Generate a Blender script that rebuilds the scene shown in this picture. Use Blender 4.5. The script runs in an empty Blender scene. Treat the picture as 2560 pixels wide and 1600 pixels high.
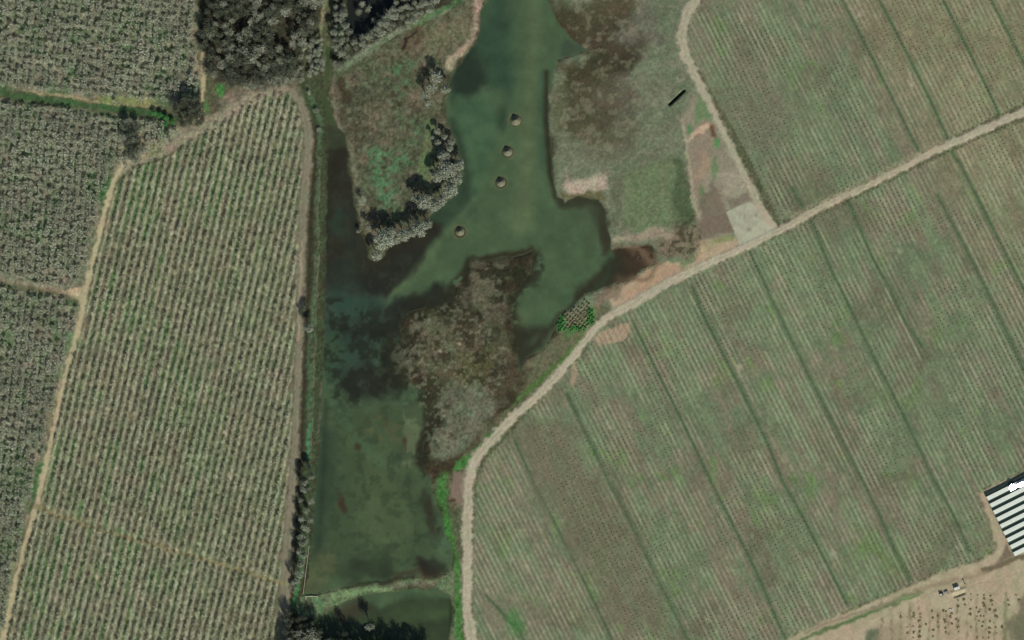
import bpy, bmesh, math, random
import numpy as np
from mathutils import Vector, Matrix

# ------------------------------------------------------------ camera, sky, sun, exposure
M = 0.3                                   # metres on the ground per photo pixel (photo is 2560 x 1600)
CAMH = 2400.0
sc = bpy.context.scene
COL = sc.collection
cam_d = bpy.data.cameras.new("camera"); cam = bpy.data.objects.new("camera", cam_d); COL.objects.link(cam)
cam.location = (0, 0, CAMH); cam.rotation_euler = (0, 0, 0)
cam_d.sensor_width = 36; cam_d.lens = 36 * CAMH / (2560 * M)
cam_d.clip_start = 10; cam_d.clip_end = 60000
sc.camera = cam
SUN_EL = math.radians(39)
sx, sy = 0.37, -0.93                      # the way to the sun on the map (x east, y north)
n_ = math.hypot(sx, sy); sx /= n_; sy /= n_
sun_dir = Vector((sx * math.cos(SUN_EL), sy * math.cos(SUN_EL), math.sin(SUN_EL)))
sun_d = bpy.data.lights.new("sun", 'SUN'); sun = bpy.data.objects.new("sun", sun_d); COL.objects.link(sun)
sun_d.energy = 3.9; sun_d.angle = math.radians(0.53); sun_d.color = (1.0, 0.95, 0.86)
sun.location = (0, 0, 500)
sun.rotation_euler = sun_dir.to_track_quat('Z', 'Y').to_euler()
world = bpy.data.worlds.new("World"); sc.world = world; world.use_nodes = True
wn = world.node_tree.nodes; wl = world.node_tree.links
sky = wn.new('ShaderNodeTexSky'); sky.sky_type = 'NISHITA'; sky.sun_disc = False
sky.sun_elevation = SUN_EL; sky.sun_rotation = math.atan2(sx, sy)
bg = wn['Background']; bg.inputs['Strength'].default_value = 0.075
wl.new(sky.outputs[0], bg.inputs[0])
sc.view_settings.view_transform = 'Standard'; sc.view_settings.look = 'None'
sc.view_settings.exposure = 0.0; sc.view_settings.gamma = 1.0
LIGHT = np.array([0.90, 0.90, 0.915])       # brightness of a white flat surface under this light (measured)

rng = np.random.default_rng(7)
random.seed(7)
def P(px, py, z=0.0): return ((px - 1280) * M, (800 - py) * M, z)

# ------------------------------------------------------------ noise
def _h(ix, iy, seed):
    n = (ix.astype(np.int64) * 374761393 + iy.astype(np.int64) * 668265263 + seed * 1442695041) & 0xffffffff
    n = ((n ^ (n >> 13)) * 1274126177) & 0xffffffff
    n = (n ^ (n >> 16)) & 0xffffff
    return (n / float(0xffffff)).astype(np.float32)
def vn(x, y, seed):
    ix = np.floor(x); iy = np.floor(y); fx = (x - ix).astype(np.float32); fy = (y - iy).astype(np.float32)
    ix = ix.astype(np.int32); iy = iy.astype(np.int32)
    fx = fx * fx * (3 - 2 * fx); fy = fy * fy * (3 - 2 * fy)
    a = _h(ix, iy, seed); b = _h(ix + 1, iy, seed); c = _h(ix, iy + 1, seed); d = _h(ix + 1, iy + 1, seed)
    return (a + (b - a) * fx) * (1 - fy) + (c + (d - c) * fx) * fy
def fb(x, y, s, seed, o=4):
    t = 0.0; a = 1.0; w = 0.0; f = 1.0 / s
    for k in range(o):
        t = t + a * vn(x * f + 13.7 * k, y * f - 7.3 * k, seed + k * 17); w += a; a *= 0.55; f *= 2.03
    v = t / w
    return np.clip((v - 0.5) * 1.5 + 0.5, 0, 1)
def ss(a, b, v): t = np.clip((v - a) / (b - a), 0, 1); return t * t * (3 - 2 * t)

# ------------------------------------------------------------ the map grid
ST = 2.5
gx = np.arange(-140, 2700 + .1, ST, dtype=np.float32); gy = np.arange(-100, 1700 + .1, ST, dtype=np.float32)
NX, NY = len(gx), len(gy)
GX, GY = np.meshgrid(gx, gy)
WARP = {0: (0 * GX, 0 * GX)}
def mkw(i, amp, sc_, seed): WARP[i] = ((fb(GX, GY, sc_, seed, 3) - .5) * 2 * amp, (fb(GX, GY, sc_, seed + 90, 3) - .5) * 2 * amp)
mkw(4, 4.5, 9, 41); mkw(1, 4, 16, 11); mkw(2, 14, 40, 21); mkw(3, 32, 90, 31)

def bbox(pts, f):
    xs = [p[0] for p in pts]; ys = [p[1] for p in pts]
    i0 = max(0, int((min(xs) - f - gx[0]) / ST)); i1 = min(NX, int((max(xs) + f - gx[0]) / ST) + 2)
    j0 = max(0, int((min(ys) - f - gy[0]) / ST)); j1 = min(NY, int((max(ys) + f - gy[0]) / ST) + 2)
    return slice(j0, max(j0, j1)), slice(i0, max(i0, i1))
def seg_d(X, Y, a, b):
    dx, dy = b[0] - a[0], b[1] - a[1]
    t = np.clip(((X - a[0]) * dx + (Y - a[1]) * dy) / (dx * dx + dy * dy + 1e-9), 0, 1)
    return np.hypot(X - a[0] - t * dx, Y - a[1] - t * dy), t
def sdf(X, Y, pts):
    d = np.full(X.shape, 1e9, np.float32); ins = np.zeros(X.shape, bool)
    n = len(pts)
    for k in range(n):
        a, b = pts[k], pts[(k + 1) % n]
        dd, _ = seg_d(X, Y, a, b); d = np.minimum(d, dd)
        if a[1] != b[1]:
            c = ((a[1] <= Y) != (b[1] <= Y)) & (X < (b[0] - a[0]) * (Y - a[1]) / (b[1] - a[1]) + a[0])
            ins ^= c
    return np.where(ins, -d, d)
def line_sd(X, Y, pts):
    """pts (x, y, half width)"""
    d = np.full(X.shape, 1e9, np.float32)
    for a, b in zip(pts[:-1], pts[1:]):
        dd, t = seg_d(X, Y, a, b); d = np.minimum(d, dd - (a[2] + (b[2] - a[2]) * t))
    return d
def mask(kind, pts, f=2, w=0, thr=None, seed=0, sc_=30):
    """soft coverage of a shape; returns slices and mask. thr: only patches where the noise is over thr"""
    mm = 40 if w == 3 else 20 if w == 2 else 8
    if kind == 'l': pp = [(p[0] + s * p[2], p[1] + s * p[2]) for p in pts for s in (-1, 1)]
    elif kind == 'e': x, y, rx, ry = pts[:4]; rr = max(rx, ry); pp = [(x - rr, y - rr), (x + rr, y + rr)]
    else: pp = pts
    sl = bbox(pp, f + mm)
    wx, wy = WARP[w]
    X = GX[sl] + (wx[sl] if w else 0); Y = GY[sl] + (wy[sl] if w else 0)
    if X.size == 0: return sl, np.zeros(X.shape, np.float32)
    if kind == 'p': d = sdf(X, Y, pts)
    elif kind == 'l': d = line_sd(X, Y, pts)
    else:
        x, y, rx, ry = pts[:4]; a = math.radians(pts[4]) if len(pts) > 4 else 0
        u = (X - x) * math.cos(a) + (Y - y) * math.sin(a); v = -(X - x) * math.sin(a) + (Y - y) * math.cos(a)
        d = (np.hypot(u / rx, v / ry) - 1) * min(rx, ry)
    m = ss(f, -f, d)
    if thr is not None: m = m * ss(thr - .1, thr + .12, fb(GX[sl], GY[sl], sc_, 300 + seed, 4))
    return sl, m
COLR = np.zeros((NY, NX, 3), np.float32); GR = np.full((NY, NX), .2, np.float32)
REG = np.zeros((NY, NX), np.int16); HT = np.zeros((NY, NX), np.float32)
def paint(kind, pts, c, f=2, w=0, o=1.0, g=None, thr=None, seed=0, sc_=30):
    sl, m = mask(kind, pts, f, w, thr, seed, sc_); m = m * o
    COLR[sl] += (np.array(c, np.float32) - COLR[sl]) * m[..., None]
    if g is not None: GR[sl] += (g - GR[sl]) * m
def height(kind, pts, h, f=3, w=0, add=False):
    sl, m = mask(kind, pts, f, w)
    if add: HT[sl] += h * m
    else: HT[sl] += (h - HT[sl]) * m
def region(i, kind, pts, w=0):
    sl, m = mask(kind, pts, .5, w); R = REG[sl]; R[m > .5] = i

# ------------------------------------------------------------ outlines read off the photograph
OR_W1 = [(-200, -200), (503, -200), (497, 60), (492, 120), (503, 200), (500, 262), (440, 268), (300, 262), (130, 240), (0, 222), (-200, 200)]
OR_W2 = [(-200, 222), (0, 246), (150, 268), (300, 288), (400, 300), (455, 320), (420, 352), (350, 395), (308, 415), (278, 440), (254, 520), (233, 620), (205, 720), (160, 728), (0, 700), (-200, 690)]
OR_W3 = [(-200, 706), (0, 716), (150, 738), (196, 760), (196, 800), (166, 900), (125, 1065), (96, 1200), (78, 1266), (28, 1451), (-20, 1700), (-200, 1700)]
OR_IN = [(646, 246), (690, 228), (735, 236), (752, 290), (758, 360), (758, 470), (748, 600), (745, 700), (738, 800), (732, 985), (726, 1144), (716, 1250), (708, 1400), (690, 1560), (670, 1700), (-20, 1700), (14, 1600), (28, 1557), (50, 1460), (98, 1275), (116, 1200), (146, 1065), (182, 906), (214, 800), (236, 672), (257, 600), (275, 519), (294, 460), (330, 425), (420, 392), (500, 340), (560, 300)]
F_NE = [(1758, -6), (1730, 34), (1716, 79), (1716, 111), (1740, 164), (1769, 212), (1809, 286), (1875, 400), (1920, 500), (1948, 562), (2040, 514), (2180, 446), (2310, 378), (2440, 316), (2560, 262), (2760, 165), (2760, -200), (1820, -200)]
F_SE = [(1940, 592), (2060, 530), (2185, 470), (2330, 398), (2440, 346), (2560, 298), (2760, 205), (2760, 1085), (2560, 1180), (2449, 1231), (2475, 1306), (2494, 1375), (2449, 1401), (2370, 1425), (2264, 1470), (2158, 1512), (2012, 1576), (1940, 1620), (1800, 1700), (1215, 1700), (1190, 1600), (1180, 1517), (1182, 1385), (1185, 1253), (1190, 1200), (1205, 1157), (1235, 1122), (1280, 1080), (1306, 1046), (1359, 985), (1407, 938), (1439, 898), (1481, 853), (1520, 806), (1597, 762), (1650, 728), (1730, 688), (1809, 651), (1888, 616)]
ROADS = [
    [(1790, -200, 12), (1755, -40, 12), (1738, 0, 12), (1714, 40, 11), (1703, 93, 11), (1714, 140, 11), (1743, 198, 10), (1777, 265, 8), (1809, 331, 8), (1841, 397, 8), (1868, 450, 8), (1895, 505, 9), (1925, 560, 10)],
    [(2760, 185, 9), (2560, 278, 9), (2449, 328, 9), (2317, 386, 8), (2185, 456, 8), (2052, 518, 8), (1973, 562, 9), (1888, 606, 9), (1783, 652, 9), (1677, 702, 10), (1597, 750, 11), (1518, 792, 9), (1481, 827, 9), (1439, 884, 9), (1386, 946, 10), (1333, 998, 10), (1280, 1044, 10), (1222, 1106, 11), (1186, 1150, 11), (1172, 1200, 11), (1169, 1279, 12), (1169, 1385, 12), (1166, 1517, 12), (1178, 1597, 14), (1200, 1700, 14)],
    [(732, 225, 8), (749, 250, 9), (760, 282, 10), (768, 319, 10), (771, 359, 11), (769, 412, 11), (760, 479, 10), (756, 585, 8), (752, 700, 8), (748, 853, 8), (742, 985, 8), (735, 1144, 9), (729, 1240, 10), (721, 1332, 12), (714, 1438, 12), (708, 1540, 13), (704, 1700, 13)],
    [(504, 130, 3), (508, 185, 5), (503, 251, 5), (500, 290, 7)],
    [(312, 402, 6), (286, 448, 6), (264, 519, 6), (246, 598, 6), (225, 678, 6), (209, 744, 8), (203, 800, 6), (194, 826, 6), (172, 906, 5), (153, 985, 5), (135, 1065, 5), (106, 1200, 6), (90, 1266, 6), (61, 1364, 5), (40, 1451, 5), (16, 1557, 7), (-15, 1700, 7)],
]
LAKE = [(1225, -200), (1222, 0), (1203, 24), (1201, 74), (1188, 108), (1156, 150), (1129, 190), (1118, 235), (1112, 275), (1124, 315), (1142, 360), (1152, 400), (1150, 450), (1130, 490), (1098, 520), (1072, 540), (1062, 575), (1010, 600), (970, 620), (945, 655), (925, 648), (910, 600), (897, 570), (889, 520), (880, 470), (870, 420), (866, 370), (862, 335), (845, 318), (836, 300), (826, 268), (816, 240), (826, 190), (826, 120), (816, 110), (812, 200), (806, 250), (815, 290), (820, 330), (818, 400), (815, 600), (812, 800), (804, 1000), (792, 1200), (780, 1380), (767, 1465), (757, 1488), (793, 1486), (825, 1475), (957, 1456), (1037, 1443), (1126, 1433), (1124, 1425), (1134, 1390), (1132, 1360), (1116, 1345), (1108, 1300), (1095, 1260), (1078, 1216), (1068, 1180), (1052, 1144), (1063, 1104), (1088, 1065), (1090, 1045), (1084, 1015), (1074, 985), (1040, 972), (1015, 940), (1000, 890), (1010, 850), (1000, 813), (1020, 780), (1070, 765), (1110, 772), (1134, 745), (1145, 704), (1172, 690), (1172, 650), (1190, 645), (1217, 655), (1240, 648), (1270, 643), (1300, 640), (1338, 620), (1332, 650), (1327, 680), (1300, 715), (1272, 762), (1283, 825), (1294, 860), (1296, 925), (1303, 935), (1312, 893), (1345, 880), (1375, 850), (1391, 816), (1400, 785), (1430, 765), (1465, 735), (1518, 717), (1575, 695), (1620, 668), (1640, 640), (1630, 612), (1571, 618), (1531, 625), (1522, 590), (1513, 530), (1495, 497), (1450, 490), (1412, 505), (1390, 490), (1381, 440), (1378, 370), (1369, 290), (1375, 212), (1394, 148), (1430, 138), (1470, 128), (1442, 106), (1399, 66), (1382, 26), (1370, -20), (1368, -200)]
POND_S = [(860, 1506), (900, 1490), (960, 1480), (1010, 1474), (1090, 1470), (1120, 1485), (1130, 1510), (1133, 1530), (1122, 1600), (1115, 1700), (740, 1700), (760, 1560), (800, 1545), (830, 1525)]
POND_N = [(868, -200), (868, 20), (872, 60), (880, 90), (905, 95), (940, 70), (960, 40), (1010, 20), (1060, -20), (1080, -200)]
DIRT = [(2560, 1180), (2449, 1231), (2475, 1306), (2494, 1375), (2449, 1401), (2370, 1425), (2264, 1470), (2158, 1512), (2012, 1576), (1930, 1620), (1790, 1720), (2760, 1720), (2760, 1085)]
PAD = [(1815, 530), (1852, 513), (1874, 505), (1900, 516), (1944, 566), (1935, 578), (1850, 613)]

# ------------------------------------------------------------ ground colours (what each patch of ground is made of)
COLR[:] = (84, 88, 62)
paint('p', [(1360, -200), (1800, -200), (1700, 100), (1880, 500), (1900, 640), (1500, 900), (1350, 700)], (104, 114, 86), f=10, g=.15)
# orchard floors
def rows(px, py, slope, pitch, ph=0.0):
    """row coordinate across, and along, for rows that run down the map and drift by slope per px"""
    n = math.hypot(1, slope)
    return (px - slope * py) / (pitch * n) + ph, (py + slope * px) / n
SL_IN, PI_IN = -0.235, 17.7
u, v = rows(GX, GY, SL_IN, PI_IN)
ri = np.round(u); su = np.abs(u - ri)                              # 0 on the tree line, .5 mid alley
alley = np.round(u - .5)
gr1 = vn(alley * 3.7, v / 70, 41) * .5 + fb(GX, GY, 160, 43, 3) * .5
pal = vn(alley * 5.1, v / 45, 47)
A = np.array
base_al = A((98, 98, 74)) + (A((84, 108, 66)) - A((98, 98, 74))) * (ss(.44, .66, gr1) * (1 - .7 * ss(33, 50, u)))[..., None]
lf = ss(760, 250, GX) * ss(1700, 400, GY * .4 + GX)
tan = ss(.62, .8, pal)[..., None] * .3
base_al = base_al + (A((128, 124, 88)) - base_al) * tan
berm = A((140, 142, 111)) + (fb(GX, GY, 9, 51, 2)[..., None] - .5) * 34
bw = (fb(GX, GY, 8, 53, 2) - .5) * .30 + (fb(GX, GY, 50, 54, 2) - .5) * .12
INF = base_al + (berm - base_al) * ss(.31, .13, su + bw)[..., None]
sl, m = mask('p', OR_IN, 2, 1)
COLR[sl] += (INF[sl] - COLR[sl]) * m[..., None]; GR[sl] += (.16 - GR[sl]) * m
for k, (poly, s2) in enumerate(((OR_W1, 1), (OR_W2, 2), (OR_W3, 3))):
    sl, m = mask('p', poly, 2, 1)
    n1 = fb(GX[sl], GY[sl], 45, 60 + k, 4)[..., None]; n2 = fb(GX[sl], GY[sl], 14, 70 + k, 2)[..., None]
    c = A((104, 107, 84)) + (A((80, 102, 66)) - A((104, 107, 84))) * ss(.5, .7, n1) * .8; c = c + (A((132, 126, 102)) - c) * ss(.60, .8, n2) * .7
    COLR[sl] += (c - COLR[sl]) * m[..., None]; GR[sl] += (.22 - GR[sl]) * m
# pale lane between the two west blocks, green lane along the first
paint('l', [(-200, 690, 6), (0, 702, 7), (80, 712, 7), (150, 728, 7), (205, 745, 8)], (136, 128, 102), f=5, w=1, o=.75)
paint('l', [(-200, 215, 8), (0, 233, 8), (80, 244, 8), (210, 262, 7), (300, 273, 7), (380, 284, 8), (450, 300, 7)], (56, 88, 50), f=6, w=1, o=.85)
paint('l', [(60, 228, 2), (150, 240, 3), (300, 262, 3), (390, 268, 3)], (150, 138, 98), f=3, w=1, o=.8)
paint('p', [(240, 240), (390, 246), (395, 268), (250, 256)], (120, 128, 74), f=4, w=1, o=.8)
# verge west of the dirt road
paint('p', [(254, 446), (282, 440), (268, 500), (250, 540)], (62, 98, 56), f=4, w=1)
paint('p', [(166, 830), (190, 830), (176, 885), (160, 890)], (64, 104, 60), f=4, w=1)
paint('l', [(140, 985, 6), (128, 1040, 5), (120, 1065, 4)], (108, 116, 80), f=4, w=1)
paint('l', [(104, 1160, 6), (92, 1200, 7), (84, 1250, 5)], (62, 100, 56), f=4, w=1)
paint('l', [(48, 1340, 6), (34, 1420, 7), (14, 1500, 8), (-5, 1600, 8)], (112, 118, 84), f=4, w=1)
paint('l', [(196, 780, 7), (180, 820, 7), (163, 900, 7), (145, 990, 7)], (134, 132, 104), f=4, w=1, o=.5)
# dirt strip along the inner orchard's north edge
paint('p', [(640, 215), (700, 205), (735, 225), (700, 240), (650, 252), (600, 285), (540, 320), (470, 360), (420, 385), (340, 420), (300, 440), (300, 405), (350, 380), (420, 340), (520, 290), (580, 255)], (136, 128, 104), f=6, w=1)
paint('p', [(365, 350), (402, 348), (395, 380), (345, 396)], (160, 148, 108), f=5, w=1, o=.8)
paint('p', [(375, 365), (412, 350), (398, 385), (370, 392)], (104, 116, 76), f=5, w=1, o=.7)
paint('e', (470, 318, 60, 16, -28), (118, 114, 92), f=8, w=2, o=.6)
paint('e', (585, 240, 45, 16, -20), (120, 108, 92), f=8, w=2, o=.8)
paint('e', (551, 226, 10, 17, -15), (66, 122, 58), f=4, w=1)
paint('e', (512, 262, 6, 20, -20), (70, 116, 60), f=4, w=1)
paint('e', (545, 262, 14, 12), (84, 76, 64), f=6, w=2, o=.8)
# wood floor
WOOD = [(508, -200), (505, 60), (494, 120), (510, 175), (540, 205), (640, 222), (700, 205), (745, 205), (765, 180), (775, 140), (800, 60), (812, -200)]
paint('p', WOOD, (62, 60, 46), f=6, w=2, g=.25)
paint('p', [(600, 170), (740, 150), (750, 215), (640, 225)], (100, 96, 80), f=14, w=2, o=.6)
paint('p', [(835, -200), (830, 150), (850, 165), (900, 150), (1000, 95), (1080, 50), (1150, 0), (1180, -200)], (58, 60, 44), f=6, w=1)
# levee strip between road and lake
paint('p', [(742, 190), (800, 150), (815, 240), (822, 330), (822, 800), (806, 1200), (775, 1480), (720, 1520), (712, 1460), (745, 1150), (760, 800), (785, 420), (775, 290)], (62, 72, 48), f=4, w=1, g=.2)
paint('l', [(776, 300, 5), (786, 345, 6), (786, 420, 7), (780, 500, 8), (775, 585, 9), (770, 700, 9), (762, 853, 7), (756, 985, 7), (751, 1144, 7), (745, 1240, 7), (738, 1330, 6), (732, 1438, 6), (722, 1560, 5)], (58, 56, 41), f=7, w=1, g=.15)
paint('l', [(765, 200, 4), (775, 240, 5), (788, 268, 6), (800, 310, 5), (796, 380, 5), (793, 470, 4), (792, 540, 4), (789, 660, 4), (785, 760, 5), (778, 853, 7), (774, 985, 6), (771, 1144, 5)], (76, 98, 70), f=4, w=1, thr=.33, seed=3, sc_=20, o=.8)
paint('l', [(773, 1060, 3), (771, 1100, 4), (770, 1148, 4)], (66, 122, 82), f=3, w=1)
paint('l', [(798, 420, 1.2), (796, 600, 1.5), (790, 800, 1.2), (783, 1000, 1), (778, 1144, 1)], (116, 118, 92), f=2, w=1, o=.7)
paint('l', [(772, 560, 2), (768, 640, 3)], (70, 66, 48), f=3, o=.4)
paint('l', [(805, 960, 2), (800, 1020, 2), (797, 1090, 2), (798, 1140, 3)], (100, 88, 78), f=3, w=1, thr=.45, seed=5, sc_=10)
paint('l', [(748, 1430, 3), (743, 1470, 4), (735, 1500, 6), (730, 1512, 5)], (60, 122, 62), f=4, w=1)
paint('l', [(768, 1340, 3), (762, 1400, 4), (752, 1440, 4), (752, 1380, 4)], (84, 108, 76), f=4, w=1)
paint('l', [(770, 1380, 2), (764, 1430, 2), (756, 1480, 3)], (72, 50, 38), f=3, w=1, o=.8)
# peninsula
PEN = [(824, 150), (850, 165), (1000, 95), (1090, 45), (1150, 0), (1222, -20), (1203, 74), (1156, 148), (1118, 235), (1124, 315), (1150, 400), (1150, 450), (1130, 490), (1072, 540), (1010, 600), (945, 650), (897, 560), (880, 470), (866, 370), (845, 318)]
paint('p', PEN, (84, 88, 65), f=5, w=1, g=.2)
paint('p', PEN, (96, 94, 72), f=8, w=2, thr=.52, seed=1, sc_=40)
paint('p', PEN, (66, 66, 48), f=8, w=2, thr=.62, seed=2, sc_=50, o=.6)
paint('p', PEN, (112, 112, 88), f=8, w=2, thr=.62, seed=92, sc_=9, o=.4)
paint('p', PEN, (54, 54, 38), f=8, w=2, thr=.66, seed=93, sc_=10, o=.5)
paint('l', [(850, 175, 6), (900, 140, 9), (960, 100, 9), (1040, 55, 9), (1120, 20, 9)], (106, 118, 90), f=5, w=1, o=.85)
paint('l', [(1030, 68, 6), (1090, 30, 6), (1150, 2, 6)], (76, 116, 70), f=6, w=1, o=.8)
paint('p', [(1030, 80), (1180, 30), (1195, 90), (1100, 140), (1040, 110)], (108, 104, 76), f=14, w=2, o=.6)
paint('e', (1036, 95, 26, 15, -30), (88, 76, 58), f=8, w=2, o=.8)
paint('l', [(1040, 82, 2), (1018, 96, 3), (1008, 122, 4)], (38, 34, 26), f=3, w=1, o=.9)
paint('l', [(1190, -40, 12), (1196, 30, 9), (1190, 90, 11), (1165, 125, 12), (1130, 150, 12), (1122, 168, 9)], (152, 132, 110), f=7, w=1)
paint('e', (1168, 135, 8, 10), (124, 128, 92), f=4, w=1)
paint('e', (1180, 120, 9, 5, -30), (98, 82, 40), f=3, w=1)
for (x, y, rx, ry, a) in ((1000, 400, 45, 26, 30), (1040, 330, 16, 34, 10), (960, 440, 36, 60, 10), (975, 510, 30, 40, 0), (1000, 170, 50, 16, -30), (950, 380, 30, 20, 0), (1010, 215, 26, 12, -30)):
    paint('e', (x, y, rx, ry, a), (74, 112, 74), f=16, w=2, thr=.47, seed=6, sc_=11, o=.75)
paint('l', [(875, 360, 6), (885, 430, 6), (897, 480, 6), (905, 500, 9), (900, 560, 5)], (112, 112, 86), f=5, w=1, o=.7)
paint('p', [(1060, 300), (1085, 300), (1100, 350), (1080, 470), (1045, 460), (1060, 380)], (96, 116, 72), f=8, w=2, o=.6)
paint('l', [(835, 190, 4), (833, 230, 4), (838, 300, 5), (858, 330, 4)], (110, 108, 86), f=3, w=1, o=.8)
paint('p', [(850, 200), (868, 200), (868, 260), (852, 262)], (62, 54, 38), f=5, w=2, o=.8)
# east grassland
EAST = [(1365, -200), (1785, -200), (1703, 93), (1800, 330), (1830, 420), (1760, 620), (1640, 660), (1530, 625), (1515, 520), (1490, 490), (1400, 505), (1380, 440), (1370, 290), (1394, 148), (1450, 110), (1385, 30)]
paint('p', EAST, (106, 114, 88), f=5, w=1, g=.13)
paint('p', EAST, (92, 103, 77), f=8, w=2, thr=.5, seed=8, sc_=50, o=.7)
for (x, y, rx, ry, a, c, o) in ((1455, 60, 90, 40, 35, (66, 63, 44), 1), (1520, 30, 66, 60, 0, (76, 70, 50), .9), (1540, 110, 56, 76, 0, (68, 63, 47), 1), (1490, 165, 66, 44, 0, (60, 57, 40), 1), (1545, 160, 40, 40, 0, (60, 56, 40), .9),
        (1430, 190, 50, 44, 0, (64, 62, 43), 1), (1470, 270, 52, 84, 0, (72, 69, 50), .95), (1530, 250, 50, 60, 0, (90, 84, 68), .8), (1545, 330, 34, 40, 0, (88, 86, 68), .8), (1490, 380, 40, 14, 0, (92, 90, 72), .7),
        (1400, 260, 26, 60, 0, (84, 86, 60), .8), (1590, 60, 34, 40, 0, (100, 98, 82), .8), (1630, 90, 14, 16, 0, (84, 82, 74), .6), (1570, 200, 30, 20, 0, (102, 98, 82), .6), (1470, 330, 50, 20, 0, (86, 86, 62), .7)):
    paint('e', (x, y, rx, ry, a), c, f=18, w=3, o=o)
paint('p', EAST, (124, 124, 98), f=8, w=2, thr=.62, seed=9, sc_=14, o=.45)
paint('l', [(1378, 20, 6), (1400, 60, 6), (1440, 100, 8)], (64, 56, 40), f=7, w=1, o=.8)
paint('p', [(1560, 420), (1690, 400), (1705, 560), (1680, 575), (1560, 570), (1555, 500)], (98, 114, 78), f=14, w=2, o=.85)
paint('p', [(1690, 400), (1715, 390), (1740, 530), (1700, 570), (1680, 500)], (72, 88, 58), f=8, w=2, o=.85)
paint('p', [(1530, 430), (1560, 420), (1550, 560), (1530, 570)], (92, 98, 74), f=8, w=2, o=.8)
paint('p', [(1418, 452), (1440, 450), (1500, 436), (1512, 436), (1520, 470), (1490, 480), (1420, 490), (1408, 470)], (164, 149, 127), f=8, w=1)
paint('l', [(1412, 420, 3), (1422, 450, 4)], (140, 132, 112), f=4, w=1, o=.7)
paint('p', [(1400, 485), (1500, 476), (1515, 500), (1440, 500), (1405, 498)], (92, 88, 58), f=6, w=1, o=.8)
paint('l', [(1410, 362, 1), (1480, 372, 1), (1540, 376, 1)], (126, 128, 102), f=1.5, w=0, o=.5)
paint('l', [(1405, 358, 1), (1460, 362, 1), (1530, 382, 1), (1600, 384, 1), (1680, 375, 1)], (124, 128, 100), f=1.5, w=1, o=.45)
paint('l', [(1540, 600, 5), (1580, 592, 10), (1640, 580, 12), (1690, 590, 12)], (152, 134, 112), f=8, w=2, o=.8)
paint('p', [(1640, 600), (1700, 570), (1750, 545), (1770, 600), (1720, 640), (1680, 650), (1650, 640)], (116, 104, 82), f=8, w=2, o=.9)
paint('p', [(1640, 600), (1700, 570), (1750, 545), (1770, 600), (1720, 640), (1680, 650), (1650, 640)], (66, 64, 46), f=6, w=2, thr=.6, seed=12, sc_=9, o=.8)
paint('l', [(1735, 540, 5), (1715, 560, 6), (1700, 580, 5)], (60, 60, 42), f=5, w=1, o=.7)
# strip between grassland and road
paint('p', [(1703, 290), (1730, 240), (1765, 235), (1800, 300), (1850, 420), (1885, 505), (1815, 530), (1835, 600), (1770, 640), (1755, 590), (1740, 520), (1722, 430)], (132, 126, 104), f=6, w=1, g=.08)
paint('p', [(1745, 300), (1770, 300), (1790, 340), (1760, 420), (1740, 560), (1728, 480), (1722, 380)], (132, 118, 97), f=8, w=1, o=.7)
paint('e', (1757, 415, 10, 36), (150, 130, 102), f=8, w=2, o=.8)
paint('p', [(1750, 240), (1772, 240), (1785, 300), (1750, 320), (1735, 280)], (98, 124, 82), f=6, w=2, o=.9)
paint('e', (1727, 322, 7, 12), (80, 122, 76), f=5, w=1)
paint('e', (1793, 358, 9, 12), (82, 124, 76), f=5, w=1)
paint('e', (1786, 420, 6, 24), (92, 122, 76), f=5, w=1, o=.9)
paint('e', (1757, 495, 6, 26, -5), (84, 118, 70), f=5, w=1, o=.9)
paint('p', [(1772, 310), (1784, 315), (1794, 345), (1780, 340)], (96, 76, 56), f=4, w=1)
paint('l', [(1705, 300, 4), (1715, 350, 4), (1724, 420, 4), (1732, 490, 4), (1748, 540, 4)], (156, 148, 120), f=3, w=1, o=.8)
paint('l', [(1722, 352, 4), (1735, 335, 6), (1770, 316, 8)], (176, 152, 122), f=4, w=1)
paint('p', [(1745, 480), (1790, 460), (1815, 530), (1830, 575), (1780, 590), (1752, 570)], (112, 100, 84), f=8, w=2, o=.9)
paint('p', [(1820, 500), (1870, 475), (1876, 495), (1830, 520)], (118, 108, 92), f=4, w=1)
paint('p', [(1800, 440), (1850, 420), (1868, 470), (1820, 490)], (150, 142, 118), f=8, w=2, o=.8)
paint('p', [(1760, 600), (1840, 590), (1850, 613), (1800, 640), (1720, 665)], (158, 142, 108), f=6, w=1, o=.9)
paint('p', [(1775, 600), (1830, 585), (1830, 605), (1790, 618)], (122, 128, 82), f=6, w=2, o=.8)
# tan bank by the junction
paint('p', [(1880, 590), (1800, 610), (1730, 650), (1660, 660), (1600, 690), (1560, 710), (1520, 735), (1530, 775), (1600, 750), (1680, 705), (1780, 655), (1890, 612)], (166, 146, 116), f=6, w=1, g=.07)
paint('p', [(1640, 668), (1720, 665), (1740, 680), (1640, 728), (1560, 750), (1590, 700)], (165, 136, 107), f=8, w=2, o=.85)
paint('p', [(1520, 720), (1570, 715), (1560, 735), (1500, 775), (1480, 785), (1500, 745)], (120, 106, 86), f=6, w=2, o=.8)
paint('p', [(1700, 655), (1730, 640), (1740, 650), (1705, 672)], (104, 118, 82), f=5, w=1, o=.8)
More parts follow.
